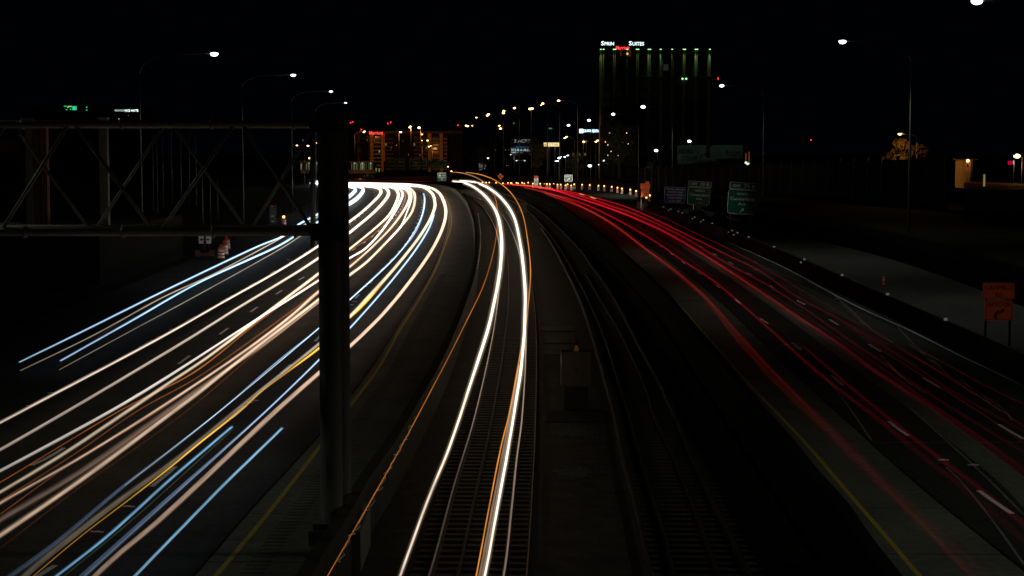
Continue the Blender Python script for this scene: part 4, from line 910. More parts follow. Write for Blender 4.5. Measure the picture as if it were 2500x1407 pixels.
lettering('79A','sign_white',og,cx+.36*w,cz+.40*h,.18*w,.12*h,-.12); lettering('SOUTH','sign_white',og,cx+.18*w,cz+.14*h,.26*w,.11*h,-.12); lettering('CUMBERLAND AVE','sign_white',og,cx,cz-.18*h,.92*w,.13*h,-.12); lettering('1 MILE','sign_white',og,cx,cz-.38*h,.3*w,.09*h,-.12)
cx,cz,w,h = opanel(1045,391,1091,410)
lettering('79B','sign_white',og,cx+.38*w,cz+.40*h,.14*w,.15*h,-.12); lettering('NORTH','sign_white',og,cx-.1*w,cz+.06*h,.26*w,.14*h,-.12); lettering('CUMBERLAND AVE','sign_white',og,cx-.08*w,cz-.26*h,.76*w,.17*h,-.12); arrow(MB(),cx+.40*w,cz-.06*h,.34*h,R(45),-.12).build('arrow', MAT['sign_white'], og)

# ================================================================== DRUMS, CONES, WORK ZONE
def make_drum(lit=True):
    t = thing('traffic_drum', 'x', 'traffic drum')
    MB().lathe([(.34,0),(.34,.06),(.30,.07),(.30,.0)],14).build('base', MAT['rubber'], t)
    MB().lathe([(.29,.05),(.285,.30),(.27,.31),(.265,.62),(.25,.63),(.245,.90),(.20,.95),(.08,.96),(0,.96)],14).build('body', MAT['drum_orange'], t)
    for z, r in ((.22,.291),(.46,.276),(.70,.258)):
        MB().lathe([(r,z-.075),(r-.004,z+.075)],14).build('stripe', MAT['sign_white'], t)
    k = MB().tube([(0,-.03,1.10),(0,.04,1.10)], .13, n=12).box(-.03,.03,-.02,.03,.95,1.0).build('lamp_case', MAT['machine_orange'], t)
    if lit: MB().ball((0,-.04,1.10), .15,.07,.15,10,6).build('lens', MAT['lamp_drum'], k)
    return t
drums = [(1301,461,'first drum left of the speed sign'),(1318.7,461.5,'drum just right of the speed sign'),(1335,462,'left one of the two drums standing close, left of the green exit sign'),(1342,462.5,'right one of the two drums standing close, left of the green exit sign'),
 (1361,464,'drum under the left side of the floodlight cluster'),(1369,464,'drum second to the left of the cluster of three'),(1381,466,'drum under the left edge of the small green exit sign'),(1385.6,463,'farther drum half hidden under the small green exit sign'),
 (1394.7,466.5,'largest drum under the right edge of the small green exit sign'),(1402,463,'drum right behind the largest one'),(1421,464,'drum beginning the evenly spaced row on the pale pavement'),(1439.7,465,'second drum of the evenly spaced row, with white bands brightest'),
 (1461,467,'third drum of the evenly spaced row'),(1475,468,'fourth drum of the evenly spaced row, with a bright lamp'),(1493.4,470,'fifth drum of the evenly spaced row'),(1507.5,472.5,'sixth drum of the evenly spaced row'),
 (1518.4,475,'seventh drum of the evenly spaced row'),(1539,478,'next to last drum of the evenly spaced row'),(1553,482,'last drum of the row, just left of the far orange detour sign'),
 (1578,500,'drum with a bright lamp under the far orange detour sign'),(1586,494,'drum peeking out right of the far detour sign posts')]
d0 = make_drum(); gd = 'striped drums with amber lamps along the closed ramp'
for i, (x,y,lab) in enumerate(drums):
    q = G(x,y,0); 
    if i == 0: d = d0; d.location = q; d['label'] = lab
    else: d = copy_tree(d0, lab, q, random.uniform(-.3,.3))
    d['group'] = gd; d.scale = (1.12,1.12,1.12)
far = [(1160,446),(1178,446),(1187,446.3),(1194.5,446.3),(1211,446.6),(1228,448),(1240,447.3),(1247,447.3),(1249.5,448),(1260.6,447),(1265,448.2),(1274.6,447),(1280,448.8),(1289.6,446.4),(1310,448.5),(1329,450.5),(1352,450),(1353,453),(1324,454),(1341,455)]
for i, (x,y) in enumerate(far):
    q = P(x, y, 470)
    d = copy_tree(d0, 'tiny amber-lit drum in the distant row over the far red trails', (q.x, 470, q.z-1.2), 0)
    d['group'] = 'tiny amber-lit drums in the distance'
dl = make_drum(True); q = G(693,555,0); dl.location = q; dl['label'] = 'striped drum with a lit amber lamp seen through the truss'; dl['group'] = 'drums on the left shoulder'; dl.scale = (1.15,)*3
du = make_drum(False)
for i, (x,y,lab) in enumerate(((539.5,634,'nearest unlit drum beside the red work trailer'),(548.6,623,'middle unlit drum behind the nearest one'),(554,610,'farthest unlit drum behind the red work trailer'))):
    q = G(x,y,0)
    if i == 0: d = du; d.location = q; d['label'] = lab
    else: d = copy_tree(du, lab, q, .2)
    d['group'] = 'drums on the left shoulder'; d.scale = (1.1,)*3
# arrow board trailer seen from behind
q = G(501,634,0); s = m_per_px(q)
t = thing('arrow_board_trailer', 'red work trailer carrying a pale board on the left shoulder', 'work trailer', q, R(8))
MB().box(-22*s,22*s,-.5,.5,.35,.62).box(-24*s,-12*s,-.55,.2,.3,.85).box(10*s,22*s,-.4,.2,.3,.8).build('chassis', MAT['rust_steel'], t)
for x in (-20*s, 20*s):
    w_ = MB().tube([(x-.1,0,.32),(x+.1,0,.32)], .32, n=14).build('wheel', MAT['rubber'], t)
    MB().tube([(x-.11,0,.32),(x+.11,0,.32)], .15, n=10).build('rim', MAT['galvanised'], w_)
MB().tube([(-.25,0,.6),(-.02,0,2.3)],.04).tube([(.5,0,.6),(.05,0,2.3)],.04).tube([(0,0,.6),(0,0,2.6)],.06).build('mast', MAT['rust_steel'], t)
MB().box(-15*s,15*s,-.05,.05,39*s,58*s).build('board', MAT['sign_white'], t)
mb = MB().box(-.09,.09,-.12,-.06,38*s,57.9*s).box(-10*s,10*s,-.10,-.06,48*s,50*s).box(-4*s,4*s,-.11,-.055,40*s,44*s)
mb.box(-11*s,-7*s,-.1,-.06,46.5*s,51.5*s).box(6*s,10*s,-.1,-.06,46.5*s,51.5*s).build('board_frame', MAT['dark_metal'], t)
# speed panel seen from behind
q = G(666,552,0); s = m_per_px(q)
t = thing('panel_sign', 'grey road sign panel with an orange cap behind the truss, left of the lit drum', 'road sign', q)
for x in (-7*s, 7*s): MB().box(x-.06,x+.06,0,.08,0,54*s).build('post', MAT['dark_metal'], t)
MB().box(-5.5*s,5.5*s,-.05,-.01,6*s,46*s).build('panel', MAT['galvanised'], t); MB().box(-3.5*s,3.5*s,-.05,-.01,46.5*s,50*s).build('cap_panel', MAT['sign_orange'], t)
for z in (10*s, 23*s): MB().box(-3*s,3*s,-.08,-.055,z,z+2*s).build('print_bar', MAT['sign_white'], t)
# cone
q = G(2157,697.5,0)
t = thing('traffic_cone', 'small orange cone with two white bands on the closed ramp', 'traffic cone', q)
MB().box(-.18,.18,-.18,.18,0,.035).build('base', MAT['rubber'], t)
MB().lathe([(.14,.035),(.03,.72),(.0,.73)],14).build('body', MAT['drum_orange'], t)
for z0,z1 in ((.36,.46),(.54,.62)):
    r0_, r1_ = .14-.11*(z0-.035)/.685+.004, .14-.11*(z1-.035)/.685+.004
    MB().lathe([(r0_,z0),(r1_,z1)],14).build('band', MAT['sign_white'], t)
# dirt pile and a parked machine behind the barrier
def pile(label, px, py, wpx, hpx, seed):
    q = G(px,py,0); s = m_per_px(q); r_ = random.Random(seed); mb = MB(); n=22; vs=[]; fs=[]
    for i in range(7):
        f = i/6
        for k in range(n):
            a = 2*math.pi*k/n; rad = wpx*s/2*(1-f)**.8*(1+.12*r_.uniform(-1,1))
            vs.append((rad*math.cos(a), rad*.8*math.sin(a), hpx*s*(math.sin(f*math.pi/2))*(1+.05*r_.uniform(-1,1))))
    for i in range(6):
        for k in range(n): fs.append((i*n+k,i*n+(k+1)%n,(i+1)*n+(k+1)%n,(i+1)*n+k))
    mb.add(vs,fs); tag(mb.build('dirt_pile', MAT['dirt'], loc=q), label, 'dirt pile')
pile('dark heap of dirt behind the barrier between the two green exit signs', 1756,548,60,30,1)
pile('low dark heap of dirt left of the larger green exit sign posts', 1722,540,38,14,2)
q = G(1702,535,0); s = m_per_px(q)
t = thing('skid_loader', 'dark compact construction machine parked under the smaller green exit sign', 'construction machine', q)
MB().box(-.9,.9,-1,1,.35,1.1).build('body', MAT['dark_metal'], t); MB().box(-.55,.6,-.6,.6,1.1,2.1).build('cab', MAT['dark_metal'], t)
for x in (-.85,.85):
    for y in (-.6,.6): MB().tube([(x-.12,y,.38),(x+.12,y,.38)],.38,n=14).build('wheel', MAT['rubber'], t)
MB().box(-.9,.9,-1.6,-1.0,.1,.6).build('bucket', MAT['rust_steel'], t)
# ================================================================== BUILDINGS
def zz(py, D): return P(1250, py, D).z
def building(name, label, px0, px1, ytop, D, depth, mat, zb=-1.2, cat='building'):
    a = P(px0,400,D).x; b = P(px1,400,D).x
    t = thing(name, label, cat, ((a+b)/2, D, zb)); w = b-a; h = zz(ytop,D)-zb
    MB().box(-w/2,w/2,0,depth,0,h).build('wall', MAT[mat], t)
    return t, (a+b)/2, w, h, zb
def win(t, cx, zb, D, x, y, wp, hp, mat, depth=.12, y_off=-.06):
    q = P(x,y,D); s = m_per_px(q)
    f = MB().box(-wp*s/2-.08,wp*s/2+.08,-.04,.0,-hp*s/2-.08,hp*s/2+.08).build('window', MAT['dark_metal'], t, loc=(q.x-cx, y_off, q.z-zb))
    MB().box(-wp*s/2,wp*s/2,-.07,-.04,-hp*s/2,hp*s/2).build('pane', MAT[mat], f)
# green-lit hotel tower
D = 720
t, cx, w, h, zb = building('hotel_tower', 'tall dark hotel tower with green light running down its piers and lit roof lettering', 1461, 1737, 122, D, 30, 'facade_dark')
t['group'] = 'hotels with red roof lettering'
def tx(px): return P(px,300,D).x - cx
def tz(py): return zz(py,D) - zb
piers = [(1466,7,1.0),(1472.5,2,.9),(1497,2,.5),(1501,2,.55),(1530,2,.45),(1553,2,.35),(1557,2,.6),(1581.5,3,1.3),(1586,2,.9),(1611,3,1.3),(1615,1.5,.3),(1639,2,.55),(1643,1.2,.2),(1667,2.5,.8),(1670.5,2,.8),(1696,3,1.5),(1700,2,1.1),(1726,2,.3),(1730.5,6,1.6)]
s = D/F
for px, wpx, pwr in piers:
    x = tx(px); MB().box(x-wpx*s/2, x+wpx*s/2, -.5, 0, 0, tz(122.5)).build('pier', MAT['concrete'], t)
    if pwr > .3:
        l = lamp_light('SPOT', (x, -1.0, tz(121.5)), 2000*pwr, (.62,1.0,.20) if pwr < 1.2 else (.60,1.0,.42), t, .12, rot=(R(3),0,0), angle=24, blend=.9)
        k = MB().box(x-.35,x+.35,-1.55,-.5,tz(121.2),tz(120.6)).build('floodlight', MAT['dark_metal'], t)
        MB().ball((x,-1.5,tz(121.2)),.42,.3,.22,8,5).build('lens', MAT['lens_green'], k)
MB().box(tx(1461),tx(1738),-.55,-.4,tz(123),tz(122)).build('parapet', MAT['facade_dark'], t)
MB().box(tx(1553),tx(1737),-.9,-.5,tz(187.5),tz(186.3)).build('ledge', MAT['concrete'], t)
for px in (1664.5,1673.5):
    lamp_light('SPOT', (tx(px), -1.6, tz(193)), 3500, (.6,1.0,.6), t, .15, rot=(R(10),0,0), angle=40, blend=.7)
    k = MB().box(tx(px)-.3,tx(px)+.3,-1.6,-.5,tz(192.3),tz(191.6)).build('floodlight', MAT['dark_metal'], t); MB().ball((tx(px),-1.6,tz(193)),.45,.3,.4,8,5).build('lens', MAT['lens_green'], k)
for fl in range(11):
    y = 134+fl*24
    for c in range(9):
        px = 1483+c*28.6
        if c in (8,): px = 1713
        k = MB().box(tx(px)-7*s,tx(px)+7*s,-.05,0,tz(y+8),tz(y-8)).build('window', MAT['dark_metal'], t)
        m_ = 'glass_dark'
        MB().box(tx(px)-6.4*s,tx(px)+6.4*s,-.08,-.05,tz(y+7.2),tz(y-7.2)).build('pane', MAT[m_], k)
win(t,cx,zb,D,1536,130,9,17,'window_amber',y_off=-.2); win(t,cx,zb,D,1515.5,130,4.5,15,'window_amber',y_off=-.2)
MB().ball((tx(1530.5),-.6,tz(131.8)),.45,.2,.5,8,6).build('ceiling_lamp', MAT['window_yellow'], t)
win(t,cx,zb,D,1625.5,165,12,15,'floor_glow',y_off=-.2)
fr = MB().box(tx(1465),tx(1575),.3,.6,tz(112),tz(111.4)).box(tx(1465),tx(1575),.3,.6,tz(104),tz(103.4))
for px in (1468,1490,1512,1534,1556,1573): fr.box(tx(px)-.1,tx(px)+.1,.3,.6,tz(122),tz(101))
fr.build('sign_frame', MAT['dark_metal'], t)
def lt(body, x0, x1, y0, y1, mat):
    lettering(body, mat, t, tx((x0+x1)/2), tz((y0+y1)/2), (x1-x0)*s, (y1-y0)*s, .0, 'roof_lettering')
lt('S',1467,1473.5,101,111,'neon_white'); lt('PRIN',1475,1498,103,111,'neon_white'); lt('S',1534.5,1541.5,101,111,'neon_white'); lt('UITES',1543,1571,103,111.5,'neon_white')
lt('Marriott',1503,1536,112.5,121.5,'neon_red')
MB().box(tx(1751),tx(1753.5),.2,.5,tz(195),tz(189)).build('beacon', MAT['beacon_red'], t)

# balcony hotel
D = 760
t, cx, w, h, zb = building('balcony_hotel', 'wide hotel slab with orange-lit balconies and red lettering on its roof edge', 873, 1131, 320, D, 26, 'facade_dark')
t['group'] = 'hotels with red roof lettering'
s = D/F
for x0,x1 in ((903.5,912),(931.5,936.5),(937.5,940),(1044,1053.5),(1073.5,1081.5)):
    MB().box(tx(x0),tx(x1),-2.6,0,0,tz(323)).build('pier', MAT['pier_tan'], t)
for x0,x1 in ((873,880),): MB().box(tx(x0),tx(x1),-2,0,0,tz(323)).build('pier', MAT['facade'], t)
MB().box(tx(873),tx(1131),-2.7,-.0,tz(326),tz(320.5)).build('parapet', MAT['facade'], t)
random.seed(11)
for fl in range(10):
    y = 338+fl*9.2
    for x0,x1,m_ in ((881,903,'facade'),(912.5,931,'facade_tan'),(940.5,960,'facade'),(1010,1043,'facade'),(1054,1073,'facade_tan'),(1082,1092,'facade_tan')):
        sl = MB().box(tx(x0),tx(x1),-1.9,0,tz(y+3.4),tz(y+2.7)).box(tx(x0),tx(x1),-1.9,-1.75,tz(y+2.7),tz(y)).build('balcony', MAT[m_], t)
        if fl < 9:
            k = MB().box(tx(x0)+.3,tx(x1)-.3,-.06,0,tz(y),tz(y-5)).build('window', MAT['glass_dark'], t)
for x,y,wd,ht,m_ in ((897,344,2.6,6,'window_dim'),(943,353,4.5,6,'window_dim'),(927,370,2.6,5,'window_warm'),(1012,353,4.5,6,'window_dim'),(1041,361.5,2.5,5.5,'window_dim'),(1069,362,2.2,6,'window_dim'),(1053,361.5,1.5,5,'window_dim'),(956,361,1.8,4,'window_dim'),(969,355,1.5,2,'window_warm'),(984,344,2.4,6,'floor_glow'),(998,378,1.5,4,'window_dim'),(1026,379,2,4,'window_dim'),(915,344,2,5,'window_dim'),(940,405,3,5,'window_amber')):
    win(t,cx,zb,D,x,y,wd,ht,m_,y_off=-1.98)
lettering('Marriott','neon_red',t,tx(919.5),tz(325),33*s,7.6*s,-3.1,'roof_lettering')

# glazed footbridge / station concourse left of the tracks
D = 560
a = P(700,400,D).x; b = P(938,400,D).x; cx=(a+b)/2; zb=-1.2; s=D/F
t = thing('glazed_footbridge', 'glazed footbridge with greenish lights over an orange-lit girder crossing behind the column', 'footbridge', (cx,D,zb))
MB().box(tx(733),tx(917),0,6,tz(424),tz(415.5)).build('girder', MAT['facade_tan'], t)
MB().box(tx(727),tx(926),-.3,6.3,tz(396.5),tz(394.5)).box(tx(727),tx(800),-.32,-.3,tz(396.6),tz(393)).build('roof', MAT['facade_tan'], t)
MB().box(tx(730),tx(914),5.6,6,tz(415),tz(396)).build('rear_wall', MAT['facade_dark'], t)
for i, px in enumerate((732,737,746,752,768,771,857,864,869,876,882,888,893,899,905,909)):
    MB().box(tx(px)-.11,tx(px)+.11,.1,.3,tz(415.5),tz(396.5)).build('mullion', MAT['steel_white'], t)
for k in range(3): MB().box(tx(730),tx(914),.12,.2,tz(412-k*3.2)-.04,tz(412-k*3.2)+.04).build('guard_rail', MAT['rust_steel'], t)
for px, wd in ((733.5,2),(746,2),(752,3.5),(770.5,2.5),(857,1.6),(863.5,3),(869.5,2),(882,6),(887.5,2.2),(904,3.6),(917,2),(924.5,1.8)):
    f = MB().box(tx(px-wd/2)-.05,tx(px+wd/2)+.05,.9,1.0,tz(415 if px<915 else 421),tz(399 if px<915 else 410)).build('window', MAT['steel_white'], t)
    MB().box(tx(px-wd/2),tx(px+wd/2),.85,.9,tz(414 if px<915 else 420),tz(400 if px<915 else 411)).build('pane', emit('concourse_glow', (.55,.85,.42), .28) if 'concourse_glow' not in MAT else MAT['concourse_glow'], f)
for px in (752.5,771,864.3,882.5,904.5):
    MB().ball((tx(px),.5,tz(398.5)),2.1*s,.3,1.1*s,8,6).build('ceiling_lamp', MAT['window_white'], t)
lamp_light('POINT', (tx(884),-9,tz(432)), 1500, (1,.45,.12), t, .5)
lamp_light('POINT', (tx(755),-9,tz(404)), 700, (1,.40,.12), t, .5)
lamp_light('POINT', (tx(884),3,tz(399)), 260, (.7,1,.7), t, .5)
for px in (720,745,868,915,921): MB().box(tx(px)-.7,tx(px)+.7,1,5,-1,tz(424)).build('pier', MAT['concrete_dark'], t)
MB().box(tx(700),tx(850),6.5,7,0,tz(415)).build('abutment', MAT['wall_precast'], t)

# cross-street bridge behind the far bend
D = 600
a = P(840,430,D).x; b = P(1135,430,D).x; cx=(a+b)/2; s=D/F
t = thing('road_bridge', 'long dark road bridge behind the far bend, below the overhead signs', 'bridge', (cx,D,zb))
MB().box(tx(905),tx(1135),0,12,tz(430),tz(424)).build('deck', MAT['concrete'], t)
MB().box(tx(905),tx(1135),-.1,.1,tz(424),tz(420)).build('parapet', MAT['concrete_dark'], t)
for px in (930,965,1000,1037,1094,1130): MB().box(tx(px)-.6,tx(px)+.6,2,9,-2,tz(430)).build('pier', MAT['concrete'], t)
MB().box(tx(840),tx(1135),13,14,-2,tz(428)).build('abutment', MAT['wall_precast'], t)
for px,wd in ((865,3),(875,3),(971,3),(990,20)):
    MB().box(tx(px-wd/2),tx(px+wd/2),12.8,12.95,tz(441),tz(431)).build('pale_panel', MAT['concrete'], t)
# lit billboards and signs
def billboard(name, label, box, D, face, legs_px, cat='billboard', zb=-1.2, legtop=None):
    x0,y0,x1,y1 = box; q = P((x0+x1)/2,(y0+y1)/2,D); s = m_per_px(q)
    t = thing(name,label,cat,(q.x,D,zb)); w=(x1-x0)*s; h=(y1-y0)*s; z=q.z-zb
    MB().box(-w/2,w/2,0,.4,z-h/2,z+h/2).build('panel', MAT[face], t)
    for lx in legs_px:
        x = (lx-(x0+x1)/2)*s; MB().tube([(x,.7,0),(x,.7,z)],.25,n=8).build('post', MAT['galvanised'], t)
    def L(body,X0,X1,Y0,Y1,mat): lettering(body,mat,t,((X0+X1)/2-(x0+x1)/2)*s,z-((Y0+Y1)/2-(y0+y1)/2)*s,(X1-X0)*s,(Y1-Y0)*s,-.06)
    def B(X0,X1,Y0,Y1,mat,nm='print_bar',yy=-.05): MB().box((X0-(x0+x1)/2)*s,(X1-(x0+x1)/2)*s,yy,yy+.04,z-(Y1-(y0+y1)/2)*s,z-(Y0-(y0+y1)/2)*s).build(nm,MAT[mat],t)
    return t,L,B,s,z,w,h
t,L,B,s,z,w,h = billboard('phone_billboard','dark billboard with a phone number and pale capital letters, partly behind a lamp post',(1246,338,1310,378),560,'sign_black',(1256,))
L('3 ACRE',1255.5,1293.5,340.5,348.5,'print_grey'); L('312-861-7801',1248,1293,363.5,369.5,'print_white'); L('CBRE',1248,1259,371.3,374.2,'print_white'); L('land for sale',1260,1275,371.6,374,'print_grey')
MB().box((1259-1278)*s,(1291-1278)*s,-.05,-.01,z-3*s,z+.5*s).build('print_band', emit('print_blue', (.02,.10,.20), .5), t)
MB().box((1247-1278)*s,(1268-1278)*s,-.05,-.01,z-5.2*s,z-2.8*s).build('print_band', MAT['print_blue'], t)
MB().box((1253.5-1278)*s,(1256.8-1278)*s,-.8,-.5,z-33*s,z-21*s).box((1256-1278)*s,(1283-1278)*s,-.8,-.5,z-34.5*s,z-33*s).box((1250-1278)*s,(1270-1278)*s,-.8,-.5,z-20.6*s,z-19.8*s).build('catwalk', MAT['steel_white'], t)
for px, py in ((1261,392.6),(1281,392.6),(1247,378)):
    MB().ball(((px-1278)*s,-.9,z-(py-358)*s),.30 if py>380 else .25,.2,.16,8,5).build('sign_lamp', MAT['window_white'], t)
lamp_light('POINT', ((1262-1278)*s,-2.2,z-31*s), 45, (.8,1,.85), t, .3)
t,L,B,s,z,w,h = billboard('cream_sign','glowing cream sign box with ragged orange lettering between two lamp posts',(1327.5,348.5,1366,358),560,'box_cream',(1340,1355),'lit sign')
L('HOT TUBS',1331,1363,350.3,357.2,'box_letters')
t,L,B,s,z,w,h = billboard('bluewhite_sign','glaring blue-white lettering sign left of the orange-lit mast',(1414,315,1465,326),560,'dark_metal',(1425,1455),'lit sign')
B(1414.3,1424,315.3,325,'neon_blue','logo_block'); L('QUICK',1425,1443.5,316.5,323.5,'neon_blue'); L('RENTAL',1445.3,1464,316.5,323.5,'neon_blue')
t,L,B,s,z,w,h = billboard('green_sign','small green glowing sign left of the blue-white one',(1339,311.5,1348,315.5),700,'dark_metal',(1343,),'lit sign')
L('Ave',1339.4,1347.6,312,315.4,'neon_teal')
q = P(1254.5,301,700); t = thing('green_beacon','dim green light above the phone-number billboard','beacon',(q.x,700,-1.2))
MB().tube([(0,0,0),(0,0,q.z+1.2)],[.2,.1],n=6).build('pole',MAT['dark_metal'],t); MB().ball((0,0,q.z+1.2),.3,.3,.3,8,6).build('lens',MAT['beacon_green'],t)
t,L,B,s,z,w,h = billboard('grey_shop_sign','dim pale sign lettering in the dark trees left of the diamond sign',(1168,398,1188,412),560,'glass_dark',(1178,),'lit sign')
L('2 OFF',1170,1186,402,408.5,'print_grey'); B(1170,1176,414,415,'print_grey'); B(1178,1184,411.5,413,'print_grey')
# dim green billboard with route lines
D=330; t,L,B,s,z,w,h = billboard('dim_billboard','wide dim green billboard with dark route lines rising behind the noise wall',(1655,354.5,1813,402),D,'board_print',(1690,1770))
L('NON-',1657,1693,364,377,'sign_black'); L('STOP',1665,1702,381.5,393,'sign_black')
def route(pts, r): MB().tube([((x-1734)*s,-.02,z-(y-378.2)*s) for x,y in pts], r*s, n=5).build('route_line', MAT['sign_black'], t)
route([(1695,355),(1696,363),(1703,370),(1705,376),(1708,380),(1724,380)],.5); route([(1703,402),(1706,391),(1711,385),(1708,380)],.45)
route([(1718,377),(1726,380),(1738,383),(1750,384),(1757,378),(1762,373)],.5); route([(1726,401),(1727,395),(1726,388)],.45); route([(1749,355),(1748,362),(1745,366)],.4); route([(1747,367),(1753,363),(1754,373),(1751,377)],.45)
B(1724.5,1733,354.8,386,'sign_black','dark_figure'); B(1731,1738,354.8,358.5,'sign_black','dark_figure'); B(1721,1724,374,378,'sign_black','dark_figure'); B(1723,1726,358,362,'sign_black','dark_figure')
L('Real Estate',1771,1806,368,374.5,'glass_dark'); L('Simplified',1772,1804,376.5,382,'glass_dark'); B(1751,1812.5,388,397.5,'sign_black')
lamp_light('SPOT', (0,-14,z-13), 330, (.75,1,.9), t, .5, rot=(R(90+28),0,0), angle=125, blend=.8)  # added spot without a fixture, brightens the board from below
# glow by the end of that billboard
q = P(1826,400,320); t = thing('lit_kiosk','small bright white cluster of lamps right of the dim green billboard under two orange strips','lamp cluster',(q.x,320,-1.2))
for x,y,r_ in ((1821.5,397.5,.28),(1825,400.5,.25),(1829.5,399.5,.22),(1834.5,403.8,.2)):
    MB().ball(((x-1826)*320/F,0,zz(y,320)+1.2),r_,.2,r_*.8,8,6).build('lamp', MAT['window_white'], t)
for x,y0,y1 in ((1821,374,395),(1828.6,371,396)):
    MB().box((x-1826)*320/F-.06,(x-1826)*320/F+.06,0,.1,zz(y1,320)+1.2,zz(y0,320)+1.2).build('neon_strip', emit('strip_orange',(1,.22,.04),.22) if 'strip_orange' not in MAT else MAT['strip_orange'], t)
MB().tube([(0,.2,0),(0,.2,zz(404,320)+1.2)],.15,n=8).build('post', MAT['dark_metal'], t)
# far left: green sign and white lettering
D=900; t,cx,w,h,zb = building('office_block','dark office block on the far left with a green sign and white roof lettering',60,345,258,D,30,'facade_dark'); s=D/F
MB().box(tx(177.5),tx(187.5),-.3,0,tz(269),tz(259.5)).build('green_panel', MAT['neon_teal'], t); MB().box(tx(157),tx(164),-.3,0,tz(260.6),tz(258.9)).build('green_panel', MAT['neon_teal'], t)
MB().tube([(tx(165.5),-.3,tz(263)),(tx(168),-.3,tz(260.5)),(tx(176),-.3,tz(260.2))],1.4*s,n=6).build('lime_swoosh', MAT['neon_lime'], t)
for x,y in ((163.5,268),(173,267),(212.5,262),(212.5,269)): MB().box(tx(x)-.35,tx(x)+.35,-.3,0,tz(y+1),tz(y-1)).build('green_spot', MAT['neon_teal'], t)
lettering('RENAISSA','print_white',t,tx(292.5),tz(270),23*s,4.6*s,-.3,'roof_lettering'); lettering('NCE HOTE','neon_white',t,tx(322),tz(270.2),33*s,5.5*s,-.3,'roof_lettering')
win(t,cx,zb,D,313.5,282,1.4,3,'window_dim'); win(t,cx,zb,D,290.5,290.5,1.6,1.8,'window_white')
# lit apartment windows in the dark: building behind the tree
D=520; t,cx,w,h,zb = building('apartment_block','dark apartment block right of the orange-lit mast, dotted with small amber windows',1470,1560,306,D,14,'facade_dark'); s=D/F
random.seed(5)
pts=[(1488,325),(1501,327),(1505,331),(1507,341),(1508,346),(1515,350),(1521,348),(1521,353),(1531,350),(1534,352),(1543,345),(1547,351),(1530,325),(1541,315),(1548,321),(1478,347),(1473,351),(1481,357),(1484,354),(1490,358),(1492,354),(1515,357),(1530,359.5),(1541,360),(1492,370),(1508,371),(1474,378),(1484,379),(1492,379),(1518,380),(1510,380),(1490,389),(1501,391),(1505,391),(1481,399),(1484,399.5),(1491,346),(1513,353)]
for i,(x,y) in enumerate(pts):
    m_ = 'window_amber' if i%3 else 'lamp_drum'
    win(t,cx,zb,D,x,y,1.3+random.random()*.9,1.3+random.random()*.9,m_)
for x,y in ((1484,345),(1486,350),(1489,353),(1484,377),(1488,382)): win(t,cx,zb,D,x,y,1.2,1.2,'floor_glow')
MB().tube([(tx(1472.5),-.3,tz(393.5)),(tx(1476),-.3,tz(391.5))],.17,n=8).build('wall_lamp', MAT['neon_white'], t)
# dim office windows between
D=620; t,cx,w,h,zb = building('low_office','dark low office building with a few dim olive windows below the blue-white sign',1388,1456,340,D,20,'facade_dark'); s=D/F
for x,y,wd,ht in ((1399,377.5,4,6.5),(1415,378,4.5,7),(1429,377,6,6),(1430,346,0,0),(1429.5,346.8,0,0)):
    if wd: win(t,cx,zb,D,x,y,wd,ht,'window_dim')
win(t,cx,zb,D,1430,346.4,0.1,0.1,'glass_dark'); win(t,cx,zb,D,1430,346,6,3.4,'window_warm'); win(t,cx,zb,D,1431,361,1.5,7,'floor_glow'); win(t,cx,zb,D,1421,362,1.2,5,'floor_glow')
D=640; t,cx,w,h,zb = building('mid_office','dark office building with dim windows left of the phone-number billboard',1205,1246,348,D,20,'facade_dark'); s=D/F
for x,y,m_ in ((1210,366.5,'window_dim'),(1234,366.5,'window_warm'),(1242,366.5,'window_dim'),(1208,353.5,'floor_glow'),(1214,353.5,'floor_glow'),(1237,404.5,'window_warm'),(1241,404.5,'window_dim')): win(t,cx,zb,D,x,y,1.8,1.4,m_)

# right edge side street: house corner, lamp, parking sign
def side(label, name, cat, px, D, zb=2.28):
    q = P(px,440,D); return thing(name,label,cat,(q.x,D,zb)), q.x
a_ = P(2354,440,174).x; b_ = P(2354,440,330).x
MB().add([(a_,174,2.2),(a_+160,174,2.2),(b_+160,330,2.2),(b_,330,2.2),(a_,174,5.4),(a_+160,174,5.4),(b_+160,330,5.4),(b_,330,5.4)],
  [(0,3,2,1),(4,5,6,7),(0,1,5,4),(1,2,6,5),(2,3,7,6),(3,0,4,7)]).build('side_street', MAT['asphalt'], kind='structure')
D=215; zb=2.28
t, cx = side('small house corner lit orange at the end of the noise wall','house','house',2362,D); s=D/F
MB().box(-.25,.35,0,5,zz(437,D)-zb-1.2,zz(391,D)-zb).build('wall', MAT['pier_tan'], t)
MB().box(-.5,1.2,-.5,5.4,zz(391,D)-zb,zz(388.5,D)-zb).build('roof', MAT['facade'], t)
MB().box(.35,.6,-.1,5,zz(434,D)-zb,zz(391,D)-zb).build('downpipe', MAT['facade'], t)
MB().box(-.15,.1,-.06,0,zz(408,D)-zb,zz(399,D)-zb).build('window', MAT['glass_dark'], t)
k = MB().box(-.3,-.05,-.5,-.1,zz(390,D)-zb,zz(389,D)-zb).build('wall_lamp', MAT['dark_metal'], t); MB().ball((-.13,-.5,zz(392.5,D)-zb),.17,.17,.17,10,8).build('lens', MAT['lamp_orange'], k)
lamp_light('POINT', (-.2,-.9,zz(397,D)-zb), 60, (1,.36,.06), t, .1)
lamp_post('orange street lamp with a flare at the far right edge', (2483,381), 2493, 205, 2.28, lamp='lamp_orange', r=.40, light=900, cone=None, col=(1,.42,.1), group='orange lamps on the side street', pr=.08, armdrop=.5)
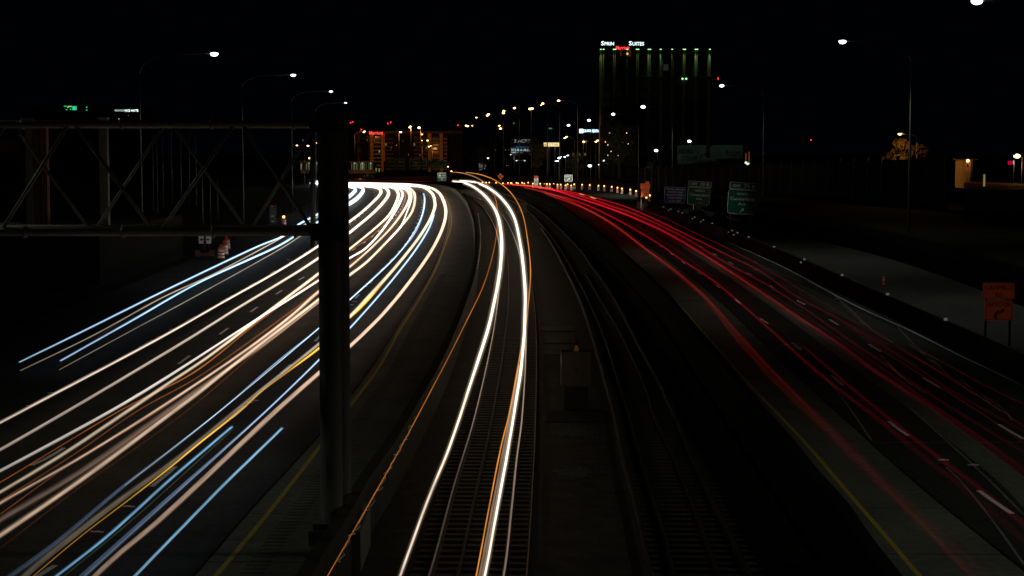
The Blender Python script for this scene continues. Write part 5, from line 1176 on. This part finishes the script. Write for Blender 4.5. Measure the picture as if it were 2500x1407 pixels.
lamp_post('small orange street lamp over the orange-lit tree', (2197,327), 2236, 220.5, 2.28, lamp='lamp_orange', r=.24, light=4500, cone=None, col=(1,.50,.12), group='orange lamps on the side street', pr=.08, armdrop=.6)
t, cx = side('small red and white sign on a bracket under the far right orange lamp','bracket_sign','lit sign',2466,205)
s=205/F; MB().box(-6*s,4.5*s,-.05,.05,zz(402.5,205)-zb,zz(393,205)-zb).build('red_panel', emit('sign_red',(.75,.0,.04),.55), t); MB().ball((8*s,0,zz(397,205)-zb),1.9*s,.06,5.5*s,10,8).build('white_disc', emit('disc_white',(.8,.75,.8),.5), t)
MB().tube([(9*s,.1,0),(9*s,.1,zz(392,205)-zb)],.04,n=6).build('post', MAT['dark_metal'], t)
t, cx = side('pale yellow marker post on the side street at the right edge','marker_post','marker post',2403,190,5.4); s=190/F; zb=5.4
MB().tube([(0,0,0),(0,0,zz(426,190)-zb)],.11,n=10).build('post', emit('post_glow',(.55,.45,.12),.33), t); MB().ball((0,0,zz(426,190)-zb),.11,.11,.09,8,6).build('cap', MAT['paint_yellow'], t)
t, cx = side('red traffic light dot at the very right edge','signal_light','traffic light',2497,205); s=205/F
MB().tube([(0,.1,0),(0,.1,zz(415,205)-zb)],.05,n=6).build('post', MAT['dark_metal'], t); MB().box(-.12,.12,-.05,.1,zz(424,205)-zb,zz(416,205)-zb).build('case', MAT['dark_metal'], t); MB().ball((0,-.07,zz(420,205)-zb),.10,.04,.10,8,6).build('lens', MAT['beacon_red'], t)

# far-left structures behind the truss
def postobj(name,label,cat,px,ytop,D,rad,mat,group=None,zb=0):
    q = P(px,400,D); t = thing(name,label,cat,(q.x,D,zb),group=group)
    MB().tube([(0,0,0),(0,0,zz(ytop,D)-zb)],[rad,rad*.8],n=8).build('pole', MAT[mat], t); return t
D=120; q=P(86,400,D); s=D/F
t = thing('bridge_pier','pale concrete pier with rusty steel posts and cross beam, behind the left truss end','bridge pier',(q.x,D,0))
def bx(x0,x1,y0,y1,nm,mat,dy=0): MB().box((x0-86)*s,(x1-86)*s,dy,dy+.7,zz(y1,D),zz(y0,D)).build(nm, MAT[mat], t)
bx(62,79,288,556,'column','concrete'); bx(83,98,296,556,'steel_post','rust_steel',.1); bx(104,112,298,556,'steel_post','rust_steel',.15); bx(-40,98,345,372,'cross_beam','rust_steel',.8)
bx(-60,62,374,545,'back_panel','wall_precast',1.6)
bx(100,102,298,556,'conduit','galvanised'); bx(-60,55,544,549,'ledge','sign_white',1.0)
MB().tube([((28-86)*s,1.3,zz(375,D)),((62-86)*s,1.3,zz(550,D))],.22,n=6).tube([((-5-86)*s,1.3,zz(455,D)),((60-86)*s,1.3,zz(550,D))],.2,n=6).build('raking_brace', MAT['dark_metal'], t)
lamp_light('POINT', ((120-86)*s,-4,zz(345,D)), 26, (1,.30,.06), t, .3)
aw = MB().box(P(-800,400,124).x, P(275,400,124).x, 119.5, 150, -.1, zz(560,122)).build('abutment_wall', MAT['concrete_unlit'])
tag(aw, 'black retaining block under the concrete piers behind the lower truss chord', 'retaining wall')
D=125; q=P(252,400,D); t=thing('bridge_pier','slim brownish concrete pier behind the truss, right of the red steel posts','bridge pier',(q.x,D,0))
MB().box(-.30,.30,0,.6,zz(566,D),zz(288,D)).build('column', MAT['concrete'], t); MB().box(-.36,.36,-.05,.65,zz(291,D),zz(287,D)).build('cap', MAT['facade_tan'], t)
lamp_light('POINT', (-3,-4,zz(350,D)), 22, (1,.50,.2), t, .3)
gu='thin poles behind the truss'
for px,yt,D_,lb in ((373,318,260,'first from the left'),(383,330,240,'second from the left'),(397,335,280,'third from the left'),(419,318,300,'fourth from the left'),(441,330,250,'fifth from the left'),(462,325,310,'sixth from the left'),(478,330,290,'seventh from the left, last of the tall ones'),(493,420,200,'short one, first right of the tall ones'),(512,430,215,'short one, second right of the tall ones'),(530,436,230,'short one, farthest right')):
    postobj('utility_pole','slender grey pole seen through the truss, '+lb,'pole',px,yt,D_,.09,'galvanised',gu)
postobj('sign_post','slanted-looking dark thick post beside the left edge of the column','pole',763,300,160,.28,'dark_metal')
postobj('sign_post','thin pale post left of the column, right behind the thick dark one','pole',768,320,158,.07,'galvanised')

# ================================================================== TREES
def tree(label, px, py_base, D, hpx, wpx, leaf, n=2200, seed=1, zb=0, group='dark trees beyond the road'):
    r_ = random.Random(seed); q = P(px,400,D); s = D/F; H = hpx*s; Wd = wpx*s/2
    t = thing('tree', label, 'tree', (q.x,D,zb), group=group)
    tk = MB().tube([(0,0,0),(.1,0,H*.3),(-.05,.1,H*.6),(0,0,H*.85)],[H*.035,H*.028,H*.016,H*.006],n=8)
    cl = []
    for k in range(11):
        a = r_.random()*6.28; zz_ = H*(.32+.055*k); L_ = Wd*(.9-.5*abs(k/10-.35))
        e_ = (L_*math.cos(a), L_*math.sin(a)*.8, zz_+H*.14*r_.random()+.1*H)
        tk.tube([(0,0,zz_),(e_[0]*.5,e_[1]*.5,zz_+(e_[2]-zz_)*.65),e_],[H*.013,H*.009,H*.003],n=5)
        cl.append((e_, H*.14*r_.uniform(.7,1.3))); cl.append(((e_[0]*.5,e_[1]*.5,e_[2]-.02*H), H*.12))
    cl.append(((0,0,H*.9),H*.12))
    tk.build('trunk', MAT['bark'], t)
    mb = MB(); ls = max(.12, H*.022)
    for i in range(n):
        (c0,c1,c2_), cr = r_.choice(cl)
        while True:
            v = Vector((r_.uniform(-1,1),r_.uniform(-1,1),r_.uniform(-1,1)))
            if v.length < 1: break
        p = Vector((c0,c1,c2_)) + v*cr; u = Vector((r_.uniform(-1,1),r_.uniform(-1,1),r_.uniform(-1,1))).normalized()
        w_ = u.cross(Vector((r_.uniform(-1,1),r_.uniform(-1,1),1))).normalized(); l_ = ls*r_.uniform(.6,1.4)
        mb.add([p-u*l_, p+w_*l_*.5, p+u*l_, p-w_*l_*.5],[(0,1,2,3)])
    mb.build('crown', MAT[leaf], t); return t
tree('broad tree lit orange from above behind the noise wall', 2216, 470, 224.5, 112, 84, 'leaf_dry', 7000, 2, zb=4.2)
tree('dark tree in front of the amber-dotted apartment block', 1512, 470, 490, 120, 76, 'leaf', 1500, 3)
tree('dark tree covering the right half of the phone-number billboard', 1306, 470, 520, 92, 56, 'leaf_dry', 2600, 4)
tree('small green tree beside the yard lamp left of the dim billboard', 1594, 470, 372, 56, 26, 'leaf', 1200, 5, zb=2)
tree('dark bushy tree left of the diamond warning sign', 1180, 470, 560, 70, 60, 'leaf', 1500, 6)
tree('dark tree left of the blue-white floodlight', 1405, 470, 500, 66, 46, 'leaf', 1500, 7)
tree('dark tree in front of the left part of the balcony hotel', 890, 470, 620, 84, 34, 'leaf', 1400, 8)
tree('dark tree behind the noise wall right of the small exit signs', 1760, 470, 300, 46, 70, 'leaf', 1500, 9, zb=2)

# ================================================================== ADDED SPOTS aimed at signs and drums, like headlights of the red-trail traffic
def beam(px, py, tgt, e_, ang=30, up=0.0):
    a = G(px,py,.7); d = (tgt-a).normalized(); d.z += up; d.normalize()
    lamp_light('SPOT', a, e_, (1,.90,.76), None, .12, rot=d.to_track_quat('-Z','Y').to_euler(), angle=ang, blend=1.0)
def D3(px, py, D): return P(px, py, D)
beam(1385,470, D3(1309,441,412), 42000, 4.5, .004)      # speed sign
beam(1400,473, D3(1388,435,400), 45000, 4.5, .004)      # small exit sign
beam(1300,457, D3(1222,431,455), 30000, 5, .006)        # diamond
beam(1560,528, D3(1575,464,262), 9000, 5, .006)        # far detour sign
beam(1220,451.5, D3(1079,431,470), 40000, 5, .006)
for x,y,t_ in ((1440,489,(1520,472,350)),(1438,489,(1478,466,365)),(1400,485,(1421,461,378)),(1375,481,(1388,462,378)),(1345,476,(1365,461,390)),(1335,474,(1338,459,395)),(1510,516,(1550,476,335)),(1525,520,(1580,487,300))):
    beam(x, y, D3(*t_), 34000, 9, .03)
beam(2330,1130, D3(2438,735,82), 1200, 9, .004)         # near detour sign
beam(1690,609, D3(1742,483,212), 6500, 13, .01)        # exit and information signs
